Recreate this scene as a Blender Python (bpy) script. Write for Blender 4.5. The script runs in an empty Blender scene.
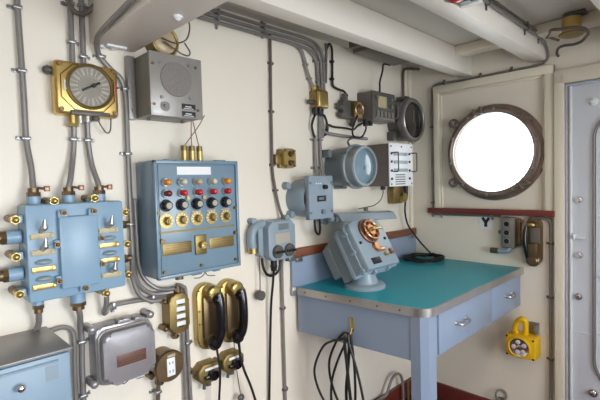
import bpy, bmesh, math, random
from mathutils import Vector, Matrix
random.seed(7)
PI = math.pi
S = bpy.context.scene
COL = S.collection

# ------------------------------------------------------------------ materials
def lin(c):
    return tuple(((x / 255) / 12.92 if x / 255 <= .04045 else ((x / 255 + .055) / 1.055) ** 2.4) for x in c)

def mat(name, rgb, rough=.5, metal=0., var=.08, scale=9., bump=.0, bscale=60., spec=.5, alpha_tr=0., coat=0.):
    m = bpy.data.materials.new(name); m.use_nodes = True
    nt = m.node_tree; bs = nt.nodes['Principled BSDF']
    c = lin(rgb)
    tc = nt.nodes.new('ShaderNodeTexCoord')
    nz = nt.nodes.new('ShaderNodeTexNoise'); nz.inputs['Scale'].default_value = scale; nz.inputs['Detail'].default_value = 5
    nt.links.new(tc.outputs['Object'], nz.inputs['Vector'])
    mx = nt.nodes.new('ShaderNodeMix'); mx.data_type = 'RGBA'
    mx.inputs[6].default_value = tuple(max(0, x * (1 - var)) for x in c) + (1,)
    mx.inputs[7].default_value = tuple(min(1, x * (1 + var)) for x in c) + (1,)
    nt.links.new(nz.outputs['Fac'], mx.inputs[0])
    nt.links.new(mx.outputs[2], bs.inputs['Base Color'])
    bs.inputs['Roughness'].default_value = rough
    bs.inputs['Metallic'].default_value = metal
    bs.inputs['Specular IOR Level'].default_value = spec
    bs.inputs['Coat Weight'].default_value = coat
    if bump:
        n2 = nt.nodes.new('ShaderNodeTexNoise'); n2.inputs['Scale'].default_value = bscale; n2.inputs['Detail'].default_value = 3
        nt.links.new(tc.outputs['Object'], n2.inputs['Vector'])
        bp = nt.nodes.new('ShaderNodeBump'); bp.inputs['Strength'].default_value = bump; bp.inputs['Distance'].default_value = .004
        nt.links.new(n2.outputs['Fac'], bp.inputs['Height']); nt.links.new(bp.outputs['Normal'], bs.inputs['Normal'])
    return m

M = {}
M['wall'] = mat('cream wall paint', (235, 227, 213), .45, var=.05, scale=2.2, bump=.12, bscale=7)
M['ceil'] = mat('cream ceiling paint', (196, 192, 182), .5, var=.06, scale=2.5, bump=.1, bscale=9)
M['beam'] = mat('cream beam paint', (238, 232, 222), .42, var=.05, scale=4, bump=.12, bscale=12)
M['trim'] = mat('cream trim paint', (232, 224, 206), .4, var=.05, scale=5, bump=.1, bscale=20)
M['floor'] = mat('red brown deck paint', (84, 44, 38), .4, var=.2, scale=4)
M['maroon'] = mat('maroon paint', (112, 48, 42), .4, var=.12, scale=10)
M['rearwall'] = mat('pale wall paint', (150, 144, 138), .6)
M['blue'] = mat('light blue enamel', (134, 164, 188), .33, var=.07, scale=14, bump=.08, bscale=70)
M['blue2'] = mat('steel blue enamel', (116, 141, 158), .24, var=.06, scale=10, bump=.05, bscale=60)
M['bluegrey'] = mat('grey blue enamel', (140, 157, 170), .32, var=.06, scale=16, bump=.06, bscale=80)
M['slate'] = mat('slate grey enamel', (112, 122, 128), .35, var=.1, scale=14, bump=.06, bscale=60)
M['desk'] = mat('desk blue enamel', (138, 154, 178), .35, var=.05, scale=5, bump=.05, bscale=40)
M['cab'] = mat('cabinet blue enamel', (128, 152, 172), .35, var=.06, scale=6)
M['cabtop'] = mat('cabinet worn grey top', (138, 136, 136), .38, metal=.3, var=.12, scale=12)
M['teal'] = mat('teal linoleum', (30, 158, 178), .42, var=.08, scale=6)
M['steel'] = mat('brushed steel', (190, 188, 186), .32, metal=.9, var=.12, scale=20)
M['reflector'] = mat('pale highlight silver', (226, 228, 230), .3, metal=.35, var=.15, scale=40)
M['chrome'] = mat('chrome', (225, 225, 225), .12, metal=1., var=.03)
M['conduit'] = mat('grey conduit', (138, 134, 132), .4, metal=.35, var=.15, scale=30)
M['conduitdark'] = mat('dark conduit', (106, 96, 90), .42, metal=.3, var=.18, scale=30)
M['clamp'] = mat('bright clamp steel', (150, 150, 150), .3, metal=.75, var=.15, scale=40)
M['copper'] = mat('copper brown gland', (146, 112, 92), .35, metal=.7, var=.2, scale=40)
M['copperbright'] = mat('bright copper', (204, 150, 110), .28, metal=.9, var=.2, scale=40)
M['brass'] = mat('polished brass', (186, 164, 106), .36, metal=.95, var=.14, scale=22)
M['gold'] = mat('golden brass', (210, 180, 110), .36, metal=.9, var=.12, scale=16)
M['olddbrass'] = mat('aged brass', (142, 124, 80), .46, metal=.85, var=.28, scale=30)
M['bronze'] = mat('brown bronze', (122, 102, 76), .38, metal=.75, var=.25, scale=34)
M['ring'] = mat('worn bronze porthole paint', (128, 112, 102), .38, metal=.45, var=.25, scale=22, bump=.1, bscale=50)
M['grey'] = mat('grey hammered enamel', (150, 146, 142), .36, metal=.25, var=.07, scale=20, bump=.05, bscale=90)
M['greyside'] = mat('olive grey enamel', (122, 118, 108), .4, var=.1, scale=20)
M['zinc'] = mat('grey zinc casting', (158, 156, 160), .32, metal=.55, var=.12, scale=22, bump=.06, bscale=70)
M['darkgrey'] = mat('dark grey enamel', (86, 84, 80), .38, var=.12, scale=22)
M['gaugerim'] = mat('grey gauge rim enamel', (120, 118, 116), .35, metal=.3, var=.1, scale=20)
M['floodgrey'] = mat('grey floodlight enamel', (136, 146, 150), .34, var=.08, scale=16)
M['taupe'] = mat('taupe enamel', (108, 100, 94), .42, var=.1, scale=18)
M['black'] = mat('black rubber', (22, 22, 24), .45, var=.1)
M['bakelite'] = mat('black bakelite', (18, 18, 22), .2, var=.1, coat=.3)
M['dialgrey'] = mat('grey dial face', (140, 134, 122), .5, var=.1, scale=30)
M['dialmark'] = mat('pale dial marks', (172, 166, 154), .5)
M['white'] = mat('white enamel', (232, 234, 236), .4, var=.03)
M['plate'] = mat('pale label plate', (184, 172, 136), .4, var=.15, scale=50)
M['brown'] = mat('brown name plate', (100, 64, 58), .4, var=.2, scale=30)
M['wood'] = mat('varnished wood', (122, 72, 46), .38, var=.25, scale=14)
M['yellow'] = mat('yellow lantern plastic', (232, 186, 22), .4, var=.06)
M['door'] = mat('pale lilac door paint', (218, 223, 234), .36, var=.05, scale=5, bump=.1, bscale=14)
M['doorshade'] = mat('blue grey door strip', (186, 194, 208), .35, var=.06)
M['red'] = mat('red lens', (196, 20, 34), .2, var=.1, coat=.4)
M['darkred'] = mat('dark red lens', (110, 22, 36), .2, var=.1, coat=.4)
M['amber'] = mat('amber lens', (222, 140, 30), .2, var=.1, coat=.4)
M['clear'] = mat('milky lens', (196, 196, 176), .2, var=.1, coat=.4)
M['wire'] = mat('brown wire', (128, 84, 72), .5)
M['darkglass'] = mat('dark glass', (52, 48, 46), .12, var=.1, coat=.4)
M['blueglass'] = mat('pale blue lens glass', (120, 148, 164), .14, var=.2, scale=16, coat=.5)
M['tan'] = mat('tan dusty glass', (196, 172, 138), .3, var=.2, scale=25)
M['pointer'] = mat('red pointer paint', (200, 60, 50), .4)
M['green'] = mat('dark green lens', (40, 70, 50), .3)
M['mesh'] = mat('grey speaker gauze', (128, 122, 118), .55, metal=.2, var=.25, scale=120, bump=.4, bscale=260)

def glass_mat():
    m = bpy.data.materials.new('clear window glass'); m.use_nodes = True
    nt = m.node_tree; nt.nodes.remove(nt.nodes['Principled BSDF'])
    out = nt.nodes['Material Output']
    tr = nt.nodes.new('ShaderNodeBsdfTransparent'); gl = nt.nodes.new('ShaderNodeBsdfGlossy'); gl.inputs['Roughness'].default_value = .03
    mx = nt.nodes.new('ShaderNodeMixShader'); mx.inputs[0].default_value = .06
    nt.links.new(tr.outputs[0], mx.inputs[1]); nt.links.new(gl.outputs[0], mx.inputs[2]); nt.links.new(mx.outputs[0], out.inputs[0])
    return m
M['glass'] = glass_mat()

# ------------------------------------------------------------------ mesh building
def catmull(pts, k=6):
    P = [Vector(p) for p in pts]
    if len(P) < 3: return P
    o = []
    for i in range(len(P) - 1):
        a = P[i - 1] if i else P[0] * 2 - P[1]; b = P[i]; c = P[i + 1]
        d = P[i + 2] if i + 2 < len(P) else P[-1] * 2 - P[-2]
        for j in range(k):
            t = j / k
            o.append(.5 * ((2 * b) + (c - a) * t + (2 * a - 5 * b + 4 * c - d) * t * t + (3 * b - a - 3 * c + d) * t ** 3))
    o.append(P[-1]); return o

def rrect(u0, u1, v0, v1, r, n=5):
    o = []
    for cx, cy, a0 in ((u1 - r, v1 - r, 0), (u0 + r, v1 - r, 90), (u0 + r, v0 + r, 180), (u1 - r, v0 + r, 270)):
        for i in range(n + 1):
            a = math.radians(a0 + 90 * i / n); o.append((cx + r * math.cos(a), cy + r * math.sin(a)))
    return o
def circ(cu, cv, r, n=32):
    return [(cu + r * math.cos(2 * PI * i / n), cv + r * math.sin(2 * PI * i / n)) for i in range(n)]
def octo(u0, u1, v0, v1, c):
    return [(u1, v0 + c), (u1, v1 - c), (u1 - c, v1), (u0 + c, v1), (u0, v1 - c), (u0, v0 + c), (u0 + c, v0), (u1 - c, v0)]

class B:
    def __init__(s): s.bm = bmesh.new()
    def _take(s, t, xf=None):
        if xf is not None: bmesh.ops.transform(t, matrix=xf, verts=t.verts)
        me = bpy.data.meshes.new('tmp'); t.to_mesh(me); t.free(); s.bm.from_mesh(me); bpy.data.meshes.remove(me); return s
    def box(s, u0, u1, v0, v1, d0, d1, bev=0., xf=None, seg=2):
        t = bmesh.new(); bmesh.ops.create_cube(t, size=1)
        for v in t.verts: v.co = Vector(((u0 + u1) / 2 + v.co.x * (u1 - u0), (v0 + v1) / 2 + v.co.y * (v1 - v0), (d0 + d1) / 2 + v.co.z * (d1 - d0)))
        if bev: bmesh.ops.bevel(t, geom=t.edges[:], offset=bev, segments=seg, profile=.5, affect='EDGES')
        return s._take(t, xf)
    def prism(s, outline, d0, d1, bev=0., taper=1., xf=None, seg=2):
        t = bmesh.new(); n = len(outline)
        cu = sum(p[0] for p in outline) / n; cv = sum(p[1] for p in outline) / n
        lo = [t.verts.new((p[0], p[1], d0)) for p in outline]
        hi = [t.verts.new((cu + (p[0] - cu) * taper, cv + (p[1] - cv) * taper, d1)) for p in outline]
        for i in range(n): t.faces.new((lo[i], lo[(i + 1) % n], hi[(i + 1) % n], hi[i]))
        t.faces.new(lo[::-1]); top = t.faces.new(hi)
        if bev: bmesh.ops.bevel(t, geom=list(top.edges), offset=bev, segments=seg, profile=.5, affect='EDGES')
        bmesh.ops.recalc_face_normals(t, faces=t.faces[:])
        return s._take(t, xf)
    def cyl(s, p, q, r, r2=None, n=20):
        p, q = Vector(p), Vector(q); r2 = r if r2 is None else r2
        t = bmesh.new(); L = (q - p).length
        bmesh.ops.create_cone(t, cap_ends=True, segments=n, radius1=r, radius2=r2, depth=L)
        xf = Matrix.Translation((p + q) / 2) @ (q - p).to_track_quat('Z', 'Y').to_matrix().to_4x4()
        return s._take(t, xf)
    def ball(s, c, r, sc=(1, 1, 1), n=16):
        t = bmesh.new(); bmesh.ops.create_uvsphere(t, u_segments=n, v_segments=max(8, n // 2), radius=r)
        return s._take(t, Matrix.Translation(c) @ Matrix.Diagonal(sc).to_4x4())
    def lathe(s, c, axis, prof, n=36):
        # prof: list of (radius, height along axis)
        t = bmesh.new(); rows = []
        for r, h in prof:
            if r < 1e-6: rows.append([t.verts.new((0, 0, h))])
            else: rows.append([t.verts.new((r * math.cos(2 * PI * i / n), r * math.sin(2 * PI * i / n), h)) for i in range(n)])
        for a, b in zip(rows, rows[1:]):
            for i in range(n):
                j = (i + 1) % n
                if len(a) == 1 and len(b) > 1: t.faces.new((a[0], b[i], b[j]))
                elif len(b) == 1 and len(a) > 1: t.faces.new((a[i], a[j], b[0]))
                elif len(a) > 1: t.faces.new((a[i], a[j], b[j], b[i]))
        bmesh.ops.recalc_face_normals(t, faces=t.faces[:])
        xf = Matrix.Translation(c) @ Vector(axis).to_track_quat('Z', 'Y').to_matrix().to_4x4()
        return s._take(t, xf)
    def torus(s, c, axis, R, r, n=36, m=10, sc=None):
        t = bmesh.new(); rows = []
        for i in range(n):
            a = 2 * PI * i / n
            rows.append([t.verts.new(((R + r * math.cos(2 * PI * j / m)) * math.cos(a), (R + r * math.cos(2 * PI * j / m)) * math.sin(a), r * math.sin(2 * PI * j / m))) for j in range(m)])
        for i in range(n):
            for j in range(m):
                t.faces.new((rows[i][j], rows[(i + 1) % n][j], rows[(i + 1) % n][(j + 1) % m], rows[i][(j + 1) % m]))
        bmesh.ops.recalc_face_normals(t, faces=t.faces[:])
        q = Vector(axis).to_track_quat('Z', 'Y').to_matrix().to_4x4()
        return s._take(t, Matrix.Translation(c) @ q @ (Matrix.Diagonal(sc).to_4x4() if sc else Matrix.Identity(4)))
    def tube(s, pts, r, n=10, k=6, smooth=True, closed=False):
        P = [Vector(p) for p in pts]
        P = catmull(P, k) if smooth else P
        t = bmesh.new(); rows = []
        T = (P[1] - P[0]).normalized(); up = T.orthogonal().normalized()
        for i, p in enumerate(P):
            a = P[max(0, i - 1)]; b = P[min(len(P) - 1, i + 1)]
            T2 = (b - a).normalized()
            up = T.rotation_difference(T2) @ up; T = T2
            w = T.cross(up).normalized(); up = w.cross(T).normalized()
            rows.append([t.verts.new(p + up * (r * math.cos(2 * PI * j / n)) + w * (r * math.sin(2 * PI * j / n))) for j in range(n)])
        for a, b in zip(rows, rows[1:]):
            for j in range(n): t.faces.new((a[j], a[(j + 1) % n], b[(j + 1) % n], b[j]))
        t.faces.new(rows[0][::-1]); t.faces.new(rows[-1])
        bmesh.ops.recalc_face_normals(t, faces=t.faces[:])
        return s._take(t)

FR = {'L': Matrix(((1, 0, 0), (0, 0, -1), (0, 1, 0))),
      'E': Matrix(((0, 0, -1), (-1, 0, 0), (0, 1, 0))),
      'W': Matrix.Identity(3)}

def finish(name, b, m, org):
    for v in b.bm.verts: v.co -= Vector(org)
    for f in b.bm.faces: f.smooth = True
    for e in b.bm.edges:
        if len(e.link_faces) == 2 and e.calc_face_angle(0) > .62: e.smooth = False
    me = bpy.data.meshes.new(name); b.bm.to_mesh(me); b.bm.free()
    me.materials.append(m)
    o = bpy.data.objects.new(name, me); COL.objects.link(o); return o

def tagit(o, label, cat, group=None):
    o['label'] = label; o['category'] = cat
    if group: o['group'] = group

class Thing:
    """An Empty at the thing's mount point; local x, y run along the surface and local z stands out of it."""
    def __init__(s, name, label, cat, fr, org, group=None, kind=None):
        s.o = bpy.data.objects.new(name, None); s.o.empty_display_size = .05; COL.objects.link(s.o)
        s.org = Vector(org); s.fr = fr
        s.o.matrix_world = Matrix.Translation(FR[fr] @ s.org) @ FR[fr].to_4x4()
        if kind: s.o['kind'] = kind
        else: tagit(s.o, label, cat, group)
    def part(s, name, b, m, parent=None, label=None):
        o = finish(name, b, M[m], s.org); o.parent = parent or s.o
        if label: o['label'] = label
        return o

def solo(name, label, cat, b, m, fr, org, group=None):
    o = finish(name, b, M[m], org)
    o.matrix_world = Matrix.Translation(FR[fr] @ Vector(org)) @ FR[fr].to_4x4()
    tagit(o, label, cat, group); return o

def struct(name, b, m, fr='W', org=(0, 0, 0)):
    o = finish(name, b, M[m], org)
    o.matrix_world = Matrix.Translation(FR[fr] @ Vector(org)) @ FR[fr].to_4x4()
    o['kind'] = 'structure'; return o

def copy_tree(root, name_loc, label, group=None):
    def cp(o, par):
        c = o.copy(); COL.objects.link(c)
        if par: c.parent = par
        for ch in list(o.children): cp(ch, c)
        return c
    r = cp(root, None); r.location = name_loc; r['label'] = label
    if group: r['group'] = group
    return r

# ------------------------------------------------------------------ the cabin
CX, RY, H = -4.3, -2.75, 2.12
struct('floor', B().box(CX - .1, .1, RY - .1, .1, -.1, 0), 'floor')
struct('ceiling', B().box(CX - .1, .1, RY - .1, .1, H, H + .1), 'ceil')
struct('wall_left', B().box(CX - .1, .1, 0, .1, 0, H), 'wall')
# end wall with a round opening for the porthole
def wall_with_hole(u0, u1, v0, v1, cu, cv, r, d0, d1, n=48):
    b = B(); t = b.bm
    rect = []
    for i in range(n):
        a = 2 * PI * i / n; du, dv = math.cos(a), math.sin(a)
        ks = []
        if du > 1e-9: ks.append((u1 - cu) / du)
        if du < -1e-9: ks.append((u0 - cu) / du)
        if dv > 1e-9: ks.append((v1 - cv) / dv)
        if dv < -1e-9: ks.append((v0 - cv) / dv)
        k = min(ks); rect.append((cu + du * k, cv + dv * k))
    hole = circ(cu, cv, r, n)
    F = [t.verts.new((p[0], p[1], d1)) for p in rect]; f = [t.verts.new((p[0], p[1], d1)) for p in hole]
    G = [t.verts.new((p[0], p[1], d0)) for p in rect]; g = [t.verts.new((p[0], p[1], d0)) for p in hole]
    for i in range(n):
        j = (i + 1) % n
        t.faces.new((f[i], F[i], F[j], f[j])); t.faces.new((g[j], G[j], G[i], g[i]))
        t.faces.new((f[j], g[j], g[i], f[i])); t.faces.new((F[i], G[i], G[j], F[j]))
    bmesh.ops.recalc_face_normals(t, faces=t.faces[:])
    return b
PU, PV, PRAD = .521, 1.538, .226
we = wall_with_hole(PU - .4, PU + .4, PV - .4, PV + .4, PU, PV, PRAD, -.045, 0)
# panels around the pierced plate
we.box(-.1, 2.85, 0, PV - .4, -.1, 0); we.box(-.1, 2.85, PV + .4, H, -.1, 0)
we.box(-.1, PU - .4, PV - .4, PV + .4, -.1, 0); we.box(PU + .4, 2.85, PV - .4, PV + .4, -.1, 0)
struct('wall_end', we, 'wall', 'E')
# rear and right walls, out of the photograph, with daylight openings
wr = B()
wr.box(CX - .1, -3.6, RY - .1, RY, 0, H); wr.box(-2.5, -1.9, RY - .1, RY, 0, H); wr.box(-.7, .1, RY - .1, RY, 0, H)
for xa, xb in ((-3.6, -2.5), (-1.9, -.7)):
    wr.box(xa, xb, RY - .1, RY, 0, .55); wr.box(xa, xb, RY - .1, RY, 1.8, H)
struct('wall_right', wr, 'rearwall')
wb = B()
wb.box(CX - .1, CX, RY, 0, 0, H)
struct('wall_rear', wb, 'rearwall')
struct('baseboard_left', B().box(CX, -.001, -.022, -.001, 0, .108, .003), 'maroon')
struct('baseboard_end', B().box(.022, .83, 0, .1, .0, .018, .003), 'maroon', 'E')

# deck beams
struct('ceiling_beam', B().box(-1.985, -1.835, RY, -.001, 1.868, H, .006), 'beam')
for i, (y0, y1) in enumerate(((-.402, -.325), (-.795, -.715), (-1.21, -1.13), (-1.62, -1.54))):
    struct('ceiling_beam', B().box(-1.835, -.001, y0, y1, 1.99 + .004 * (i % 2), H, .006), 'beam')
struct('trim_1', B().box(.402, 2.75, 2.07, H, .13, .22, .006), 'trim', 'E')           # cross batten under the deck
# panel frame round the porthole
fm = B()
fm.box(.165, .2, 1.215, 1.965, 0, .028, .005); fm.box(.785, .83, 1.215, 1.965, 0, .028, .005)
fm.box(.165, .83, 1.92, 1.965, 0, .032, .005)
struct('trim_2', fm, 'trim', 'E')
fi = B()
fi.box(.2, .212, 1.215, 1.92, 0, .014, .003); fi.box(.772, .785, 1.215, 1.92, 0, .014, .003); fi.box(.2, .785, 1.908, 1.92, 0, .014, .003)
struct('trim_3', fi, 'trim', 'E')
# door casing
dc = B()
dc.box(.832, .88, .0, 1.9, 0, .04, .006); dc.box(.832, 1.8, 1.855, 1.925, 0, .04, .006); dc.box(1.75, 1.8, 0, 1.86, 0, .04, .006)
struct('trim_4', dc, 'trim', 'E')
# sheathing joint in the near corner
struct('trim_5', B().box(-.05, -.03, -.012, -.001, .9, H, .003), 'trim')

# ------------------------------------------------------------------ porthole
pw = Thing('window_1', '', '', 'E', (PU, PV, 0), kind='structure')
pw.part('frame', B().lathe((PU, PV, 0), (0, 0, 1), [(.228, .001), (.222, .012), (.223, .04), (.225, .046), (.234, .055), (.246, .053), (.253, .044), (.254, .016), (.27, .013), (.272, -.002)], 64), 'ring')
pw.part('glass', B().lathe((PU, PV, .03), (0, 0, 1), [(0, 0), (.2215, 0), (.2215, .004), (0, .004)], 48), 'glass')
pw.part('inner_ring', B().torus((PU, PV, .045), (0, 0, 1), .223, .004, 64), 'steel')
for k in range(10):
    a = 2 * PI * (k + .35) / 10
    pw.part('bolt', B().cyl((PU + .24 * math.cos(a), PV + .24 * math.sin(a), .03), (PU + .24 * math.cos(a), PV + .24 * math.sin(a), .065), .0095, .007, 10), 'clamp')
for a in (.75, 1.85, -.8):
    ca, sa = math.cos(a), math.sin(a)
    xf = Matrix.Translation((PU + .242 * ca, PV + .242 * sa, 0)) @ Matrix.Rotation(a, 4, 'Z')
    pw.part('dog', B().box(-.02, .022, -.026, -.012, .03, .07, .003, xf=xf).box(-.02, .022, .012, .026, .03, .07, .003, xf=xf).box(-.012, .014, -.02, .02, .045, .062, .004, xf=xf), 'ring')
for cu, cv in ((.318, 1.722), (.312, 1.372)):
    b = B().torus((cu - .012, cv, .045), (.3, .2, 1), .021, .0085, 20); b.cyl((cu, cv, 0), (cu, cv, .05), .011, .009, 14); b.box(cu - .012, cu + .03, cv - .008, cv + .008, .02, .04, .003)
    pw.part('clamp_lug', b, 'conduitdark')

# shelf below the porthole
solo('window_shelf', 'narrow red-brown painted shelf running under the porthole panel', 'shelf',
     B().box(.128, .838, 1.187, 1.218, 0, .05, .004), 'maroon', 'E', (.48, 1.2, 0))

# ------------------------------------------------------------------ door
dr = Thing('door_1', '', '', 'E', (1.3, 0, 0), kind='structure')
dr.part('frame', B().box(.88, 1.75, .04, 1.855, 0, .02, .004), 'door')
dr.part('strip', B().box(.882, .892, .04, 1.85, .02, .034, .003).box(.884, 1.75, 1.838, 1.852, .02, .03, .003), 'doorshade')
dr.part('edge_strip', B().box(.9, .912, .04, 1.838, .02, .036, .005), 'white')
dr.part('leaf', B().prism(rrect(1.012, 1.64, .36, 1.70, .13, 10), .02, .034, .004), 'door')
o = rrect(1.003, 1.65, .35, 1.71, .14, 10)
dr.part('gasket', B().tube([(p[0], p[1], .028) for p in o] + [(o[0][0], o[0][1], .028)], .0065, 8, smooth=False), 'conduit')
for cu, cv in ((.94, 1.275), (.94, .998), (.938, .79)):
    dr.part('door_bolt', B().cyl((cu, cv, .02), (cu, cv, .03), .019, .016, 20).cyl((cu, cv, .03), (cu, cv, .046), .012, .009, 16), 'chrome')
dr.part('door_bolt', B().cyl((1.0, .318, .02), (1.0, .318, .03), .022, .019, 20).cyl((1.0, .318, .03), (1.0, .318, .048), .014, .01, 16), 'chrome')
dr.part('door_bolt', B().cyl((1.0, 1.75, .02), (1.0, 1.75, .03), .02, .018, 20).ball((1.0, 1.75, .034), .015, (1, 1, .7)), 'white')
dr.part('handle', B().box(.918, .965, 1.083, 1.092, .02, .045, .003).box(.918, .926, 1.08, 1.106, .02, .05, .003), 'white')
dr.part('stiffener', B().box(.915, 1.0, .606, .612, .02, .026, .002).box(1.015, 1.3, .62, .627, .034, .042, .002).box(1.015, 1.3, 1.19, 1.197, .034, .042, .002).box(1.015, 1.3, .9, .907, .034, .042, .002), 'door')

# ------------------------------------------------------------------ conduits
def conduit(name, label, fr, pts, r, m='conduit', clamps=(), group='conduits and cables clipped to the cabin walls', cat='pipe', smooth=True, cm='clamp', n=10):
    org = pts[len(pts) // 2]
    if not clamps:
        return solo(name, label, cat, B().tube(pts, r, n, smooth=smooth), m, fr, org, group)
    t = Thing(name, label, cat, fr, org, group)
    t.part('pipe', B().tube(pts, r, n, smooth=smooth), m)
    for cu, cv, cd, side, vert in clamps:     # side: +1/-1 the ear's side; vert: pipe runs vertically here
        b = B(); w = r + .003
        if vert:
            b.box(cu - w, cu + w, cv - .005, cv + .005, 0, cd + r + .0015, .002)
            b.box(*sorted((cu, cu + side * (w + .013))), cv - .006, cv + .006, 0, .004, .001)
            b.cyl((cu + side * (w + .0075), cv, .002), (cu + side * (w + .0075), cv, .012), .004, n=8)
        else:
            b.box(cu - .006, cu + .006, cv - w, cv + w, 0, cd + r + .002, .002)
            b.box(cu - .006, cu + .006, *sorted((cv, cv + side * (w + .013))), 0, .004, .001)
            b.cyl((cu, cv + side * (w + .0075), .002), (cu, cv + side * (w + .0075), .012), .004, n=8)
        t.part('pipe_clamp', b, cm)
    return t

G1 = 'vertical conduits above the blue distribution box'
conduit('conduit', 'grey conduit left of the golden dial box, clamped down to the blue distribution box', 'L',
        [(-2.184, H - .001, .015), (-2.184, 1.952, .015), (-2.182, 1.809, .015), (-2.18, 1.664, .015), (-2.18, 1.547, .017), (-2.174, 1.464, .03), (-2.175, 1.40, .045)], .0085,
        clamps=[(-2.184, 1.932, .015, -1, 1), (-2.181, 1.75, .015, -1, 1), (-2.18, 1.552, .016, -1, 1)], group=G1)
conduit('conduit', 'grey conduit entering the golden dial box from above, the left of two', 'L',
        [(-2.04, H - .001, .015), (-2.041, 1.9, .015), (-2.042, 1.78, .015)], .0085, clamps=[(-2.04, 1.98, .015, -1, 1), (-2.041, 1.862, .015, 1, 1)], group=G1)
conduit('conduit', 'grey conduit entering the golden dial box from above, the right of two', 'L',
        [(-2.006, H - .001, .015), (-2.008, 1.9, .015), (-2.009, 1.78, .015)], .0085, clamps=[(-2.006, 1.985, .015, 1, 1), (-2.009, 1.822, .015, 1, 1)], group=G1)
conduit('conduit', 'grey conduit dropping from the brass gland under the golden dial box', 'L',
        [(-2.049, 1.61, .02), (-2.049, 1.553, .016), (-2.057, 1.49, .02), (-2.072, 1.43, .04), (-2.081, 1.40, .045)], .0085, clamps=[(-2.05, 1.556, .016, 1, 1)], group=G1)
conduit('conduit', 'grey conduit dropping from the right half of the golden dial box', 'L',
        [(-2.007, 1.635, .02), (-2.007, 1.555, .016), (-2.001, 1.48, .02), (-1.992, 1.42, .04), (-1.99, 1.40, .045)], .0085, clamps=[(-2.007, 1.555, .016, 1, 1)], group=G1)
conduit('cable', 'thick dark cable looping up between the conduits above the golden dial box', 'L',
        [(-2.058, 2.0, .034), (-2.05, 1.972, .036), (-2.036, 1.952, .036), (-2.015, 1.948, .036), (-1.995, 1.962, .036), (-1.975, 1.99, .06), (-1.972, 2.03, .1)], .0075, 'conduitdark', cat='cable')
# conduit following the deck beam, then down the wall past the speaker
ccl = [(-1.952, 1.832, .016, -1, 1), (-1.877, 1.737, .015, -1, 1), (-1.878, 1.515, .015, -1, 1), (-1.877, 1.27, .015, -1, 1)]
conduit('conduit', 'long grey conduit bending off the cross beam, down left of the loudspeaker', 'L',
        [(-1.999, 1.90, .46), (-1.998, 1.885, .30), (-1.992, 1.875, .14), (-1.978, 1.868, .05), (-1.958, 1.832, .016), (-1.925, 1.797, .015), (-1.89, 1.765, .015), (-1.878, 1.70, .015), (-1.878, 1.527, .015), (-1.878, 1.365, .015), (-1.877, 1.215, .015), (-1.875, 1.12, .015), (-1.862, 1.06, .015), (-1.82, 1.017, .015), (-1.77, 1.006, .015), (-1.735, 1.005, .02)], .0085, 'conduit', ccl)
conduit('conduit', 'grey conduit curving from the upper right gland of the blue distribution box', 'L',
        [(-1.862, 1.36, .013), (-1.860, 1.22, .013), (-1.857, 1.13, .013), (-1.842, 1.075, .02), (-1.805, 1.036, .03), (-1.762, 1.022, .03), (-1.735, 1.02, .03)], .0075)
conduit('conduit', 'grey conduit curving from the lower right gland of the blue distribution box', 'L',
        [(-1.915, 1.162, .05), (-1.9, 1.158, .05), (-1.893, 1.14, .045), (-1.888, 1.09, .03), (-1.87, 1.03, .028), (-1.83, .994, .028), (-1.78, .988, .028), (-1.745, .99, .03)], .0075)

# ------------------------------------------------------------------ golden dial box
t = Thing('dial_indicator', 'golden brass indicator box with round grey dial above the blue distribution box', 'indicator', 'L', (-2.01, 1.71, 0))
t.part('case', B().box(-2.106, -1.917, 1.628, 1.791, 0, .054, .012, seg=3), 'gold')
oc = octo(-2.09, -1.933, 1.643, 1.782, .036)
t.part('bezel_plate', B().prism(oc, .05, .057, .003), 'gold')
t.part('bezel_edge', B().tube([(p[0], p[1], .056) for p in oc] + [(oc[0][0], oc[0][1], .056)], .0018, 6, smooth=False), 'bronze')
t.part('bezel', B().lathe((-2.008, 1.717, .055), (0, 0, 1), [(.071, 0), (.071, .012), (.066, .015), (.062, .012), (.062, .004)], 48), 'olddbrass')
dl = t.part('dial', B().cyl((-2.008, 1.717, .055), (-2.008, 1.717, .061), .063, n=48), 'dialgrey')
mk = B()
for k in range(22):
    a = 2 * PI * k / 22
    c, s_ = math.cos(a), math.sin(a)
    xf = Matrix.Translation((-2.008, 1.717, .0612)) @ Matrix.Rotation(a, 4, 'Z')
    mk.box(.036, .058, -.0018 - .002 * (k % 2), .0018 + .002 * (k % 2), -.0002, .0008, xf=xf)
mk.torus((-2.008, 1.717, .061), (0, 0, 1), .032, .0012, 40, 6)
t.part('dial_scale', mk, 'dialmark', dl)
t.part('pointer', B().box(-.028, .034, -.003, .003, .062, .066, .001, xf=Matrix.Translation((-2.008, 1.717, 0)) @ Matrix.Rotation(.5, 4, 'Z')).cyl((-1.998, 1.722, .061), (-1.998, 1.722, .072), .006), 'black', dl)
for cu, cv in ((-2.092, 1.777), (-1.932, 1.777), (-2.092, 1.642), (-1.932, 1.642)):
    t.part('screw', B().cyl((cu, cv, .048), (cu, cv, .062), .008, .007, 12), 'bronze')
t.part('nameplate', B().box(-2.066, -1.95, 1.629, 1.641, .05, .061, .001), 'darkgrey')
t.part('red_mark', B().box(-1.927, -1.924, 1.69, 1.745, .05, .0555), 'pointer')
t.part('side_knob', B().cyl((-2.1, 1.762, .02), (-2.118, 1.762, .02), .011, .014, 16).ball((-2.118, 1.762, .02), .0125), 'darkgrey')
t.part('gland', B().cyl((-2.052, 1.633, .022), (-2.052, 1.6, .022), .014, n=16).cyl((-2.052, 1.604, .022), (-2.052, 1.594, .022), .017, n=6), 'brass')
t.part('gland', B().cyl((-2.03, 1.633, .022), (-2.03, 1.605, .022), .01, n=14).cyl((-2.008, 1.634, .022), (-2.008, 1.612, .022), .012, n=14), 'steel')
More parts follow.
